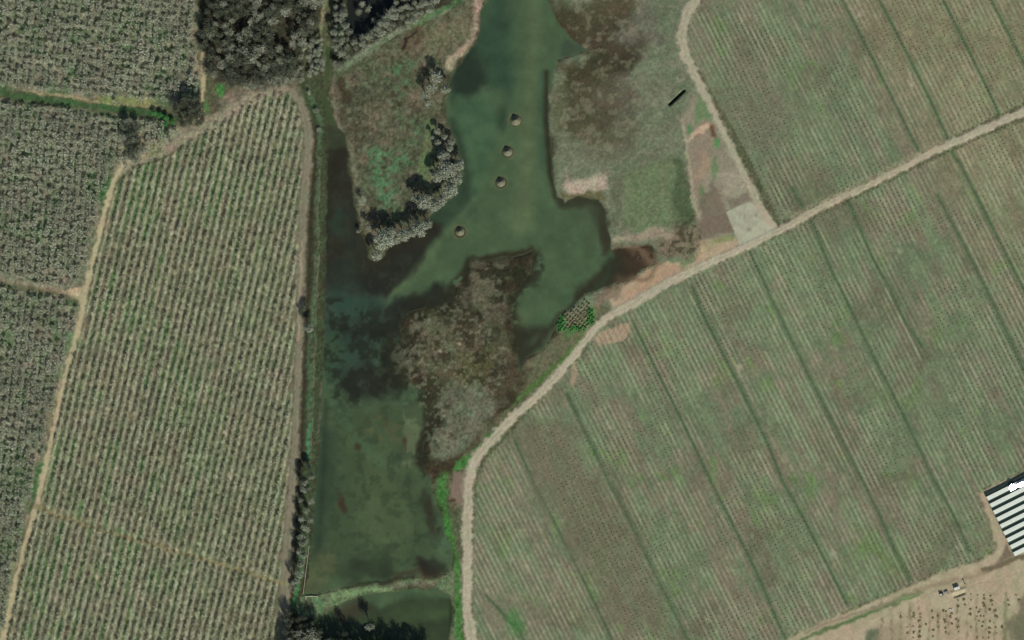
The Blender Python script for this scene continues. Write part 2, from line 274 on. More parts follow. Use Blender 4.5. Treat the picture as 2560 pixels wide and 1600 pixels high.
# bank along the east bay
paint('p', [(1395, 800), (1500, 760), (1530, 770), (1480, 830), (1390, 930), (1300, 1000), (1210, 1100), (1150, 1160), (1100, 1200), (1080, 1120), (1200, 1050), (1290, 960), (1310, 900), (1370, 860)], (96, 96, 70), f=5, w=1, g=.15)
paint('l', [(1475, 820, 3), (1420, 890, 7), (1370, 935, 7), (1310, 985, 6), (1255, 1030, 3)], (72, 106, 50), f=7, w=1, o=.95)
paint('l', [(1290, 1025, 2), (1255, 1060, 4), (1215, 1100, 6), (1180, 1140, 8), (1150, 1160, 12), (1115, 1170, 14), (1102, 1195, 12), (1104, 1240, 13), (1112, 1290, 11), (1128, 1350, 10), (1140, 1400, 7), (1146, 1480, 8), (1146, 1560, 11), (1150, 1700, 12)], (62, 112, 50), f=6, w=1, thr=.02, seed=61, sc_=9)
paint('l', [(1112, 1400, 3), (1128, 1440, 8), (1128, 1520, 10), (1135, 1600, 10)], (100, 116, 80), f=6, w=1, o=.6)
paint('p', [(1133, 1180), (1165, 1182), (1158, 1272), (1140, 1262), (1126, 1245)], (120, 104, 88), f=5, w=1, g=.07)
paint('e', (1130, 1250, 6, 5), (66, 54, 44), f=4, w=1)
# marsh island
MAR = [(1172, 650), (1217, 655), (1270, 643), (1338, 620), (1327, 680), (1300, 715), (1272, 762), (1283, 825), (1294, 860), (1296, 925), (1303, 935), (1330, 930), (1280, 1010), (1200, 1090), (1120, 1180), (1090, 1200), (1068, 1180), (1052, 1144), (1063, 1104), (1088, 1065), (1084, 1015), (1040, 972), (1015, 940), (1000, 890), (990, 813), (1020, 780), (1070, 765), (1134, 745), (1145, 704)]
paint('p', MAR, (56, 51, 36), f=10, w=2, g=.2)
paint('p', [(1185, 700), (1240, 720), (1245, 790), (1270, 860), (1275, 920), (1240, 990), (1170, 1070), (1110, 1130), (1085, 1120), (1100, 1050), (1080, 960), (1030, 890), (1040, 810), (1110, 800), (1150, 770), (1160, 730)], (78, 77, 56), f=16, w=3, o=.9)
paint('p', [(1190, 640), (1260, 650), (1290, 700), (1250, 770), (1180, 790), (1130, 760), (1150, 700)], (90, 88, 68), f=14, w=2, o=.9, thr=.35, seed=21, sc_=40)
paint('p', [(1030, 800), (1120, 780), (1160, 830), (1160, 900), (1080, 930), (1020, 870)], (86, 83, 62), f=14, w=2, o=.8, thr=.42, seed=22, sc_=30)
paint('p', [(1140, 890), (1220, 870), (1240, 960), (1180, 990), (1130, 950)], (78, 78, 46), f=16, w=2, o=.8)
paint('p', [(1270, 900), (1330, 930), (1260, 1020), (1180, 1110), (1110, 1150), (1180, 1020)], (92, 92, 68), f=20, w=3, o=.7)
paint('p', [(1110, 980), (1180, 960), (1260, 1000), (1200, 1080), (1130, 1140), (1075, 1130), (1100, 1060)], (100, 104, 82), f=14, w=2, o=.9)
paint('p', [(1110, 1030), (1200, 1050), (1150, 1110), (1090, 1140), (1080, 1110)], (98, 98, 80), f=12, w=2, o=.7, thr=.45, seed=23, sc_=30)
paint('p', [(1240, 900), (1300, 900), (1310, 950), (1250, 1010), (1200, 980)], (66, 60, 44), f=12, w=2, o=.7)
paint('p', [(1180, 1000), (1230, 1010), (1200, 1050), (1160, 1050)], (86, 112, 78), f=12, w=2, o=.6, thr=.45, seed=25, sc_=14)
paint('e', (1148, 860, 5, 4), (160, 136, 108), f=2); paint('e', (1099, 877, 6, 4, 30), (150, 142, 118), f=2)
paint('e', (1400, 806, 16, 20, -20), (70, 128, 64), f=6, w=1, o=.9)
paint('e', (1478, 790, 8, 28, 0), (76, 120, 58), f=6, w=1, o=.8)
paint('e', (1440, 822, 30, 8, -35), (74, 120, 58), f=6, w=1, o=.8)
# bottom causeway
paint('p', [(757, 1490), (825, 1478), (957, 1458), (1037, 1445), (1130, 1436), (1135, 1480), (1090, 1470), (1010, 1474), (900, 1492), (850, 1510), (815, 1540), (805, 1700), (730, 1700), (745, 1560), (740, 1500)], (94, 114, 78), f=4, w=1, g=.2)
paint('l', [(830, 1492, 7), (900, 1480, 7), (960, 1474, 6)], (104, 132, 86), f=5, w=1, o=.8)
paint('l', [(800, 1505, 12), (802, 1540, 8)], (74, 118, 76), f=7, w=2, o=.7)
paint('l', [(980, 1456, 5), (1030, 1448, 5), (1090, 1440, 5), (1120, 1438, 4)], (78, 60, 44), f=5, w=2, o=.55)
paint('l', [(990, 1464, 6), (1060, 1462, 8), (1090, 1458, 6)], (104, 100, 80), f=5, w=1, o=.8)
paint('p', [(700, 1530), (780, 1540), (860, 1575), (1040, 1600), (1100, 1720), (700, 1720)], (44, 48, 35), f=10, w=2, o=.9)  # dark undergrowth, with the bottom trees' shade painted into its colour
paint('e', (768, 1512, 14, 16), (82, 86, 62), f=4, w=1)

# water bodies ---------------------------------------------------
WAT = (69, 88, 62)
for poly in (LAKE, POND_S, POND_N):
    sl, m = mask('p', poly, 9, 2); COLR[sl] += (A((52, 50, 36)) - COLR[sl]) * (m * .75)[..., None]
    sl, m = mask('p', poly, 3.0, 1); COLR[sl] += (A(WAT) - COLR[sl]) * m[..., None]; GR[sl] += (.015 - GR[sl]) * m
slL, mL = mask('p', LAKE, 3.0, 1)
MLK = np.zeros((NY, NX), np.float32); MLK[slL] = mL
sl, m = mask('p', POND_S, 1.6, 1); MLK[sl] = np.maximum(MLK[sl], m)
MPN = np.zeros((NY, NX), np.float32); sl, m = mask('p', POND_N, 1.6, 1); MPN[sl] = m
def wpaint(kind, pts, c, f=10, w=0, o=1.0, thr=None, seed=0, sc_=40):
    sl, m = mask(kind, pts, f, w, thr, seed, sc_); m = m * o * MLK[sl]
    COLR[sl] += (A(c) - COLR[sl]) * m[..., None]
wpaint('p', [(1200, -200), (1270, -200), (1275, 60), (1290, 160), (1270, 250), (1210, 200), (1180, 120), (1210, 40)], (46, 66, 50), f=30, w=2, o=.8)
wpaint('p', [(1120, 150), (1190, 110), (1210, 200), (1180, 260), (1130, 260)], (36, 46, 36), f=22, w=2, o=.9)
wpaint('l', [(1335, -200, 14), (1335, 100, 14), (1325, 250, 16), (1318, 400, 22), (1305, 560, 30)], (84, 98, 68), f=22, o=.85)
wpaint('l', [(1355, 180, 8), (1360, 330, 12), (1358, 420, 6)], (54, 76, 60), f=12, o=.6)
wpaint('e', (1252, 300, 12, 24), (38, 50, 38), f=14, w=1, o=.8)
wpaint('e', (1352, 330, 14, 30), (66, 78, 52), f=12, w=2, o=.4, thr=.4, seed=31, sc_=16)
wpaint('p', [(1140, 240), (1230, 240), (1240, 320), (1220, 420), (1180, 540), (1140, 540), (1150, 400), (1120, 300)], (64, 90, 64), f=20, w=2, o=.7)
wpaint('l', [(1128, 300, 5), (1152, 360, 7), (1166, 430, 8), (1158, 500, 12)], (40, 50, 38), f=14, w=1, o=.8)
wpaint('p', [(1130, 470), (1180, 450), (1190, 520), (1110, 600), (1060, 640), (1060, 540)], (48, 64, 48), f=24, w=2, o=.85)
# dark north-west bay with its sharp plume edge
wpaint('p', [(800, 300), (900, 300), (900, 420), (800, 420)], (54, 58, 40), f=22, w=2, o=.85)
wpaint('p', [(800, 372), (880, 365), (1000, 560), (1080, 545), (1118, 560), (1105, 590), (1075, 620), (1050, 660), (1010, 700), (960, 735), (880, 745), (800, 730)], (42, 41, 31), f=12, w=2, o=.97)
wpaint('p', [(815, 480), (870, 500), (900, 700), (960, 740), (900, 760), (812, 740)], (38, 50, 42), f=26, w=2, o=.6, thr=.38, seed=33, sc_=70)
wpaint('p', [(1030, 620), (1075, 610), (1020, 690), (960, 730), (900, 745), (920, 690)], (36, 40, 34), f=16, w=2, o=.6)
wpaint('e', (846, 560, 8, 30, 10), (46, 66, 48), f=14, w=2, o=.6)
wpaint('l', [(1185, 500, 6), (1120, 580, 10), (1040, 680, 10), (960, 770, 8)], (84, 102, 70), f=12, o=.6)
wpaint('p', [(812, 720), (960, 740), (1000, 760), (960, 830), (950, 900), (1000, 960), (900, 960), (812, 960)], (46, 62, 52), f=22, w=2, o=.9)
wpaint('p', [(840, 800), (960, 740), (1080, 740), (1130, 760), (1020, 820), (1000, 940), (960, 980), (860, 980), (850, 940), (900, 880)], (38, 42, 34), f=20, w=3, o=.9, thr=.4, seed=35, sc_=45)
wpaint('p', [(970, 760), (1120, 700), (1140, 740), (1100, 790), (1000, 830), (1000, 960), (960, 960)], (36, 38, 30), f=16, w=2, o=.9)
wpaint('p', [(850, 950), (940, 920), (1030, 930), (1020, 975), (950, 1010), (870, 1000)], (40, 43, 34), f=16, w=2, o=.85)
wpaint('p', [(870, 840), (980, 800), (990, 850), (900, 900)], (50, 70, 58), f=16, w=3, o=.6, thr=.45, seed=36, sc_=26)
wpaint('p', [(830, 720), (920, 740), (960, 770), (900, 800), (830, 770)], (48, 72, 58), f=16, w=3, o=.6, thr=.4, seed=37, sc_=30)
wpaint('p', [(815, 840), (860, 840), (840, 950), (815, 950)], (54, 76, 52), f=14, w=2, o=.7)
# south basin
wpaint('p', [(800, 990), (860, 1010), (1000, 1010), (1060, 1100), (1080, 1300), (1120, 1400), (1000, 1440), (830, 1460), (790, 1380)], (64, 79, 54), f=26, w=2, o=.9)
wpaint('e', (960, 1260, 60, 120, 0), (76, 90, 60), f=40, w=3, o=.6)
wpaint('l', [(820, 1000, 6), (860, 1040, 8), (900, 1100, 10), (950, 1160, 10)], (72, 96, 68), f=14, w=1, o=.6)
wpaint('p', [(785, 1060), (830, 1080), (835, 1250), (800, 1400), (775, 1400)], (48, 64, 48), f=20, w=2, o=.8)
wpaint('l', [(815, 1000, 3), (810, 1150, 5), (802, 1300, 5), (796, 1400, 4)], (42, 52, 38), f=10, o=.7)
wpaint('p', [(1012, 1008), (1058, 1008), (1056, 1060), (1042, 1140), (1028, 1170), (1005, 1160), (1008, 1080)], (88, 100, 72), f=7, w=1, o=.9)
wpaint('l', [(1068, 985, 8), (1076, 1030, 9), (1062, 1080, 10), (1048, 1130, 8), (1052, 1160, 6)], (42, 40, 28), f=9, w=1, o=.95)
wpaint('e', (945, 1055, 34, 12, 15), (84, 62, 44), f=8, w=2, o=.6, thr=.45, seed=41, sc_=14)
wpaint('e', (960, 1080, 70, 26, 10), (86, 82, 54), f=14, w=2, o=.5, thr=.45, seed=42, sc_=20)
wpaint('e', (895, 1115, 8, 9), (52, 44, 32), f=6, w=1, o=.8)
wpaint('l', [(1010, 1100, 5), (1013, 1130, 2)], (58, 44, 32), f=5, w=1, o=.7)
wpaint('e', (855, 1258, 9, 26, -15), (60, 44, 34), f=6, w=1, o=.85)
wpaint('l', [(1060, 1230, 8), (1075, 1280, 10), (1082, 1340, 14), (1090, 1350, 8), (1100, 1320, 8)], (46, 44, 32), f=10, w=2, o=.85)
wpaint('p', [(1045, 1400), (1080, 1390), (1105, 1410), (1126, 1436), (1050, 1440), (1040, 1420)], (40, 38, 30), f=10, w=2, o=.9)
wpaint('p', [(850, 1430), (900, 1390), (980, 1410), (1000, 1440), (880, 1450)], (46, 54, 40), f=14, w=2, o=.8)
wpaint('l', [(860, 1478, 2), (900, 1464, 4), (960, 1456, 4), (1030, 1446, 5)], (36, 34, 24), f=5, w=1, o=.9)
wpaint('l', [(985, 1448, 4), (1040, 1438, 5), (1100, 1432, 5)], (62, 46, 34), f=6, w=2, o=.6)
wpaint('p', [(820, 1380), (1000, 1330), (1050, 1380), (960, 1440), (840, 1440)], (52, 68, 46), f=16, w=3, o=.55, thr=.5, seed=44, sc_=24)
wpaint('p', [(757, 1488), (790, 1380), (830, 1370), (840, 1440), (800, 1480)], (80, 86, 58), f=12, w=2, o=.7)
wpaint('p', [(1060, 1330), (1130, 1345), (1130, 1400), (1100, 1395)], (72, 94, 66), f=12, o=.7)
# east bay and margins
wpaint('l', [(1366, 180, 5), (1366, 300, 7), (1376, 430, 7), (1392, 490, 8)], (44, 42, 28), f=8, o=.9)
wpaint('p', [(1380, 480), (1500, 480), (1525, 520), (1530, 620), (1510, 640), (1490, 560), (1470, 520), (1400, 520)], (50, 50, 36), f=10, w=1, o=.92)
wpaint('p', [(1420, 500), (1490, 520), (1505, 620), (1480, 640), (1440, 560), (1420, 540)], (66, 78, 56), f=18, w=2, o=.5)
wpaint('p', [(1530, 622), (1570, 610), (1645, 600), (1650, 640), (1625, 670), (1570, 700), (1540, 700), (1545, 660)], (56, 46, 34), f=8, w=1, o=1)
wpaint('p', [(1425, 775), (1455, 715), (1500, 680), (1530, 635), (1560, 640), (1575, 700), (1520, 735), (1470, 755), (1445, 790)], (47, 46, 33), f=14, w=2, o=.92)
wpaint('p', [(1380, 810), (1400, 770), (1440, 750), (1450, 780), (1400, 820)], (50, 54, 38), f=10, w=2, o=.8)
wpaint('l', [(1528, 640, 4), (1520, 690, 10), (1480, 730, 4)], (48, 62, 44), f=14, w=1, o=.7)
wpaint('l', [(1170, 690, 5), (1170, 650, 8), (1205, 648, 7), (1240, 640, 8), (1290, 636, 7), (1330, 618, 4), (1336, 655, 6), (1322, 690, 9), (1286, 730, 8), (1268, 765, 9), (1280, 820, 10), (1296, 880, 7)], (46, 42, 28), f=9, w=1, o=.95)
wpaint('p', [(1275, 810), (1320, 820), (1385, 815), (1370, 850), (1330, 885), (1300, 930), (1290, 860)], (46, 46, 34), f=12, w=1, o=.9)
wpaint('e', (1335, 840, 22, 12, -20), (60, 74, 54), f=12, w=2, o=.7)
wpaint('e', (1305, 800, 24, 18), (82, 90, 60), f=14, w=2, o=.5)
wpaint('p', [(1440, 105), (1475, 125), (1430, 145), (1400, 140), (1410, 90)], (60, 72, 56), f=10, w=1, o=.8)
FR = [(1170, 640), (1340, 610), (1345, 660), (1300, 730), (1300, 900), (1260, 830), (1250, 760), (1180, 800), (1060, 830), (1040, 960), (1110, 1020), (1080, 1120), (1075, 1190), (1040, 1150), (1050, 1090), (1060, 1010), (960, 960), (950, 860), (970, 770), (1090, 735), (1130, 690)]
paint('p', FR, (42, 43, 30), f=14, w=3, thr=.46, seed=81, sc_=22, o=.85)
paint('p', [(1180, 690), (1250, 700), (1255, 770), (1265, 850), (1180, 840), (1150, 790), (1060, 850), (1020, 940), (985, 930), (1000, 850), (1040, 790), (1110, 770), (1160, 740)], (90, 90, 70), f=16, w=3, thr=.47, seed=82, sc_=16, o=.8)
paint('p', [(1040, 780), (1160, 760), (1270, 870), (1270, 960), (1180, 1060), (1090, 1140), (1060, 1040), (1010, 920)], (50, 48, 32), f=14, w=3, thr=.58, seed=83, sc_=28, o=.7)
paint('p', [(1040, 780), (1160, 760), (1270, 870), (1270, 960), (1180, 1060), (1090, 1140), (1060, 1040), (1010, 920)], (108, 110, 88), f=14, w=2, thr=.60, seed=84, sc_=8, o=.6)
paint('p', [(1100, 990), (1180, 970), (1250, 1000), (1200, 1070), (1130, 1130), (1085, 1120), (1100, 1050)], (96, 102, 80), f=18, w=3, o=.55)
paint('l', [(1540, 705, 5), (1580, 690, 6), (1625, 668, 6), (1645, 640, 6), (1600, 615, 5), (1545, 622, 5)], (104, 84, 64), f=12, w=3, o=.75)
paint('p', [(1560, 615), (1660, 600), (1670, 640), (1630, 655)], (110, 94, 74), f=14, w=3, o=.6, thr=.4, seed=95, sc_=14)
wpaint('p', [(812, 300), (880, 330), (900, 560), (940, 660), (1080, 600), (1040, 690), (940, 740), (812, 740)], (50, 54, 42), f=10, w=2, thr=.6, seed=85, sc_=14, o=.5)
wpaint('p', [(812, 720), (1000, 740), (1040, 960), (1010, 1010), (830, 1010)], (54, 66, 50), f=14, w=3, thr=.56, seed=86, sc_=16, o=.5)
wpaint('p', [(812, 740), (960, 760), (1010, 940), (1000, 1000), (820, 1000)], (34, 38, 28), f=14, w=3, thr=.52, seed=87, sc_=24, o=.7)
wpaint('p', [(800, 1000), (1060, 1000), (1110, 1300), (1120, 1420), (800, 1460)], (50, 62, 44), f=14, w=3, thr=.60, seed=88, sc_=20, o=.5)
# channel and ponds
wpaint('l', [(822, 100, 8), (812, 240, 8), (828, 300, 12)], (62, 74, 46), f=4, o=1)
wpaint('p', [(740, 1545), (1000, 1500), (1140, 1490), (1120, 1700), (740, 1700)], (52, 64, 43), f=10, w=2, o=.95)
wpaint('p', [(840, 1520), (900, 1495), (920, 1530), (860, 1570)], (58, 52, 40), f=12, w=2, o=.7)
wpaint('e', (1060, 1540, 60, 20), (66, 84, 54), f=14, w=2, o=.6)
wpaint('l', [(1128, 1500, 3), (1126, 1560, 4), (1118, 1700, 4)], (40, 46, 30), f=5, o=.8)
COLR += (A((31, 35, 31)) - COLR) * MPN[..., None]
for (x, y) in ((1289, 301), (1269, 379), (1252, 456), (1150, 579)):
    wpaint('e', (x, y, 19, 19), (88, 92, 64), f=5, w=1, o=.75)
    wpaint('e', (x, y, 14.5, 14.5), (52, 50, 32), f=2, w=0, o=.8)
nW = fb(GX, GY, 30, 77, 4)
COLR *= (1 + (nW - .5) * .17 * np.maximum(MLK, MPN))[..., None]

# east fields ----------------------------------------------------
SL_F, PI_F = 0.497, 11.7
u, v = rows(GX, GY, SL_F, PI_F)
fi = np.round(u)
n_big = fb(GX, GY, 130, 101, 4); n_row = vn(fi * 2.3, v / 90, 103); n_row2 = vn(fi * 1.7, v / 30, 105); n_sm = fb(GX, GY, 22, 107, 3)
n_row3 = vn(np.round(u / 3) * 1.9, v / 150, 119)
g_ = (n_big * .34 + n_row * .24 + n_row3 * .26 + n_sm * .16)
c = A((114, 111, 87)) + (A((99, 113, 82)) - A((114, 111, 87))) * ss(.34, .58, g_)[..., None]
c = c + (A((88, 114, 64)) - c) * (ss(.68, .85, fb(GX, GY, 60, 109, 4) * .7 + n_row2 * .3)[..., None] * .7)
c = c + (A((98, 98, 73)) - c) * (ss(.62, .8, fb(GX + GY * .3, GY, 110, 111, 3))[..., None] * .55)
c = c + (A((128, 122, 90)) - c) * (ss(1980, 2280, GX - GY * .5) * ss(1000, 300, GY) * .65)[..., None]
c = c * (1 + (n_row2 - .5) * .14 + (n_row3 - .5) * .10)[..., None]
lines = ss(.27, .05, np.abs(u - fi)) * (.25 + .75 * vn(fi * 3.1, v / 120, 113)) * (.25 + .75 * ss(.3, .6, fb(GX, GY, 90, 115, 3)))
c = c + (A((150, 152, 121)) - c) * (lines * .95)[..., None]
GREEN_STRIPES = [
    [(1288, 1104), (1330, 1200), (1386, 1306), (1452, 1438), (1530, 1600), (1580, 1700)],
    [(1417, 985), (1481, 1117), (1518, 1197), (1558, 1269), (1624, 1406), (1709, 1576), (1770, 1700)],
    [(1584, 808), (1637, 919), (1698, 1038), (1775, 1200), (1822, 1293), (1888, 1425), (1946, 1557), (2010, 1690)],
    [(1730, 715), (1764, 800), (1809, 885), (1862, 990), (1920, 1110), (1954, 1200), (2012, 1303), (2079, 1433), (2120, 1515)],
    [(1870, 620), (1920, 730), (1954, 800), (2026, 948), (2079, 1051), (2145, 1183), (2198, 1287), (2237, 1375), (2275, 1450)],
    [(1981, 470), (2036, 570), (2079, 678), (2139, 800), (2184, 895), (2251, 1025), (2298, 1123), (2333, 1197), (2383, 1287), (2423, 1380)],
    [(2110, 480), (2145, 559), (2184, 651), (2224, 717), (2261, 800), (2304, 866)],
    [(2343, 487), (2409, 612), (2462, 717), (2502, 800), (2555, 914), (2620, 1050)],
    [(2380, 380), (2399, 408), (2449, 506), (2502, 612), (2555, 717), (2640, 890)],
    [(2020, -170), (2105, 0), (2171, 127), (2237, 259), (2300, 385)],
    [(2198, 0), (2264, 127), (2317, 233), (2372, 352)],
    [(2300, -120), (2364, 13), (2415, 114), (2470, 225), (2497, 285)],
    [(2440, -80), (2481, 5), (2555, 148), (2640, 320)],
    [(1216, 1490), (1262, 1540), (1300, 1580), (1340, 1680)],
]
FM = np.zeros((NY, NX), np.float32)
for poly in (F_NE, F_SE):
    sl = bbox(poly, 12); m = ss(1.5, -1.5, sdf(GX[sl], GY[sl], poly) + 4.5 * ss(.35, .15, np.abs(u[sl] - fi[sl])) + (vn(fi[sl] * 9.1, v[sl] * 0, 117) - .5) * 6); FM[sl] = np.maximum(FM[sl], m)
CF = COLR.copy(); COLR[:] = c
for k, s in enumerate(GREEN_STRIPES):
    paint('l', [(x, y, 4.5) for x, y in s], (74, 98, 66), f=5, o=.75)
    paint('l', [(x, y, 1.2) for x, y in s], (62, 76, 52), f=3, o=.7)
paint('e', (1290, 1560, 30, 14, 60), (62, 112, 56), f=10, w=2, o=.7)
paint('e', (2190, 1400, 60, 34, 0), (92, 120, 62), f=30, w=3, o=.55, thr=.4, seed=51)
for (x, y) in ((1280, 1400), (1320, 1420), (1525, 1065), (1848, 918), (1943, 300), (1520, 1455), (2085, 1385), (1765, 1550), (2150, 35), (2280, 210), (2250, 630)):
    paint('e', (x, y, 5, 8, -25), (158, 152, 126), f=5, w=1, o=.7)
paint('p', [(1700, -200), (1750, 60), (1800, 290), (1960, 560), (1700, 400)], (122, 114, 92), f=30, w=2, o=.5)
paint('p', [(1300, 1050), (1420, 1060), (1560, 1280), (1620, 1420), (1680, 1600), (1560, 1600), (1460, 1420), (1340, 1200)], (104, 102, 78), f=30, w=3, o=.7)
paint('p', [(1810, 60), (1900, 140), (1990, 330), (1900, 380), (1830, 260)], (112, 108, 86), f=30, w=3, o=.5)
COLR[:] = CF + (COLR - CF) * FM[..., None]; GR += (.10 - GR) * FM
paint('p', [(1497, 832), (1575, 805), (1576, 830), (1558, 850), (1495, 864), (1480, 850)], (158, 138, 112), f=3, w=1, g=.08)
paint('p', [(1440, 900), (1445, 935), (1432, 968), (1424, 960), (1428, 920)], (152, 134, 108), f=4, w=1, o=.9)
for k in range(9): paint('l', [(1478 + 13 * k, 838 - 5 * k, 1), (1494 + 13 * k, 872 - 5 * k, 1)], (112, 100, 74), f=2, w=1, o=.8)
paint('l', [(1500, 815, 6), (1545, 800, 6)], (112, 110, 84), f=4, w=1)
# bare dirt in the south-east
paint('p', DIRT, (166, 154, 124), f=6, w=1, g=.06)
paint('p', DIRT, (170, 148, 122), f=12, w=3, o=.7, thr=.5, seed=55, sc_=80)
paint('p', DIRT, (146, 140, 106), f=12, w=2, o=.5, thr=.6, seed=56, sc_=24)
paint('l', [(2000, 1600, 3), (2079, 1568, 5), (2185, 1528, 6), (2264, 1494, 7), (2304, 1480, 4)], (88, 108, 68), f=5, w=1)
paint('l', [(2240, 1502, 4), (2285, 1488, 4)], (80, 134, 62), f=4, w=1)
paint('l', [(2180, 1525, 4), (2304, 1472, 5), (2400, 1447, 5), (2470, 1430, 4)], (136, 122, 96), f=5, w=1, o=.7)
paint('l', [(2460, 1425, 5), (2510, 1408, 6), (2600, 1378, 6)], (98, 90, 66), f=4, w=1, o=.9)
paint('l', [(2015, 1582, 3), (2100, 1545, 3), (2215, 1508, 2)], (124, 114, 92), f=4, w=1, o=.8)
paint('p', [(2515, 1355), (2535, 1390), (2480, 1418), (2505, 1390)], (114, 104, 82), f=5, w=1)
paint('p', [(2168, 1575), (2200, 1570), (2200, 1620), (2160, 1620)], (96, 106, 80), f=6, w=1)
paint('p', [(2200, 1570), (2250, 1555), (2270, 1620), (2190, 1620)], (136, 124, 98), f=12, w=2, o=.6)
paint('l', [(2514, 1480, 2), (2513, 1560, 4), (2516, 1620, 5)], (112, 118, 82), f=4, w=1)
paint('p', [(2550, 1480), (2600, 1480), (2600, 1620), (2535, 1620), (2530, 1560)], (114, 104, 82), f=8, w=2, o=.9)
paint('p', [(2525, 1540), (2552, 1530), (2560, 1580), (2545, 1620), (2520, 1590)], (104, 106, 80), f=8, w=2, o=.8)
for k in range(15):
    x = 2205 + k * 23.5
    paint('l', [(x, 1620, 3), (x, 1500 + (k * 7 % 5) * 12, 3)], (142, 132, 102), f=5, w=1, o=.55)
    paint('l', [(x, 1620, 3), (x, 1505 + (k * 3 % 4) * 14, 3)], (118, 108, 80), f=3, w=1, o=.8, thr=.55, seed=90 + k, sc_=9)
    for q_ in range(5): paint('l', [(2240 + q_ * 60, 1505 + q_ * -12, .8), (2330 + q_ * 60, 1470 + q_ * -12, .8)], (150, 136, 108), f=1.5, w=1, o=.12)

# roads ----------------------------------------------------------
for k, r in enumerate(ROADS):
    c0 = [(160, 153, 127), (166, 157, 132), (122, 116, 95), (160, 150, 114), (166, 156, 120)][k]
    cc = A(c0)
    paint('l', [(x, y, h + 2.5) for x, y, h in r], cc * .93, f=5, w=4, g=.09, o=.75)
    paint('l', [(x, y, h - 1) for x, y, h in r], c0, f=2.5, w=4, g=.07)
    if k < 3: paint('l', [(x, y, h * .4) for x, y, h in r], cc * .93 + A((-4, 3, -3)), f=3, w=4, o=.8, thr=.42, seed=70 + k, sc_=60)
    for off in (-.42, .42):
        rr = []
        for q_, (x, y, h) in enumerate(r):
            a = r[max(0, q_ - 1)]; b = r[min(len(r) - 1, q_ + 1)]; L_ = math.hypot(b[0] - a[0], b[1] - a[1]); rr.append((x - (b[1] - a[1]) / L_ * h * off, y + (b[0] - a[0]) / L_ * h * off, 1.1))
        paint('l', rr, cc * 1.06, f=2, w=1, o=.7)
paint('l', [(755, 600, 2), (750, 740, 3), (745, 850, 3)], (156, 140, 112), f=3, w=1, o=.8)
paint('l', [(2350, 365, 12), (2250, 415, 13), (2120, 480, 13), (1990, 545, 13)], (158, 148, 116), f=5, w=1, o=.35)
paint('p', [(150, 728), (205, 715), (207, 765), (190, 748)], (164, 152, 116), f=4, w=1)
TRACK = [(90, 1268, 5), (185, 1303, 4), (280, 1332, 4), (370, 1361, 4), (529, 1404, 4), (640, 1437, 4), (712, 1460, 4)]
paint('l', TRACK, (128, 122, 84), f=3.5, w=1, g=.12)
paint('l', [(816, -60, 4), (812, 20, 5), (802, 75, 6), (785, 112, 4)], (118, 118, 88), f=4, w=1)
paint('p', PAD, (164, 164, 138), f=2, w=0, g=.02)
paint('p', [(1900, 516), (1944, 566), (1935, 578), (1915, 560), (1880, 505)], (168, 154, 128), f=3, w=1)
paint('p', PAD, (150, 150, 126), f=2, w=0, thr=.5, seed=97, sc_=14, o=.7)
for a_, b_ in (((1830, 590), (1900, 525)), ((1845, 598), (1915, 540))): paint('l', [(a_[0], a_[1], .8), (b_[0], b_[1], .8)], (148, 146, 120), f=1.5, w=1, o=.7)
for (x, y, rx, ry) in ((1850, 540, 1.5, 5), (1861, 540, 1.5, 5), (1892, 538, 4, 4), (1872, 576, 4, 4), (1838, 545, 1, 5)):
    paint('e', (x, y, rx, ry), (128, 128, 106), f=2, w=1)

lum = COLR @ A((.3, .59, .11)).astype(np.float32)
sat = 1 - .12 * (1 - np.maximum(MLK, MPN))
COLR = lum[..., None] + (COLR - lum[..., None]) * sat[..., None]
# grain: fine natural variation of the real surfaces
g1 = rng.random((NY, NX)).astype(np.float32); g2 = vn(GX / 5.5, GY / 5.5, 201); g3 = vn(GX / 13, GY / 13, 203)
gn = (g1 - .5) * 1.3 + (g2 - .5) * 1.2 + (g3 - .5) * .55
COLR *= (1 + gn * GR * 1.15)[..., None]
ch = (fb(GX, GY, 24, 205, 3) - .5) * np.minimum(GR, .2) * 1.1
COLR[..., 0] *= 1 + ch * .45; COLR[..., 1] *= 1 - ch * .25; COLR[..., 2] *= 1 + ch * .1
# photo -> material: photo value to linear, divided by the light
def lin(c): c = np.clip(c, 2, 250) / 255.0; return np.where(c <= .04045, c / 12.92, ((c + .055) / 1.055) ** 2.4)
ALB = np.clip(lin(COLR) / LIGHT, .004, .9).astype(np.float32)

# ------------------------------------------------------------ relief
HT += (fb(GX, GY, 60, 211, 3) - .5) * .3
HT *= 1 - FM * .8
sl, m = mask('p', LAKE, 16, 1); HT[sl] = HT[sl] * (1 - m) - .5 * m
for poly in (POND_S, POND_N):
    sl, m = mask('p', poly, 12, 1); HT[sl] = HT[sl] * (1 - m) - .5 * m
height('l', [(x, y, 3) for x, y in ((776, 300), (786, 345), (785, 420), (774, 520), (769, 700), (762, 853), (756, 985), (751, 1144), (745, 1240), (738, 1330), (732, 1438), (722, 1560))], -.7, f=6, add=True)
for r in ROADS[:3]: height('l', r, .25, f=4, add=True)
height('l', [(1675, 260, 2.8), (1710, 227, 2.8)], -6, f=1.5)
height('l', [(2386, 1493, .8), (2413, 1483, .8)], -3.6, f=1.8)
height('l', [(2380, 1482, 3), (2412, 1472, 3)], 1.0, f=4, add=True)
# flat water
region(1, 'p', LAKE, 1); region(2, 'p', POND_S, 1); region(3, 'p', POND_N, 1)
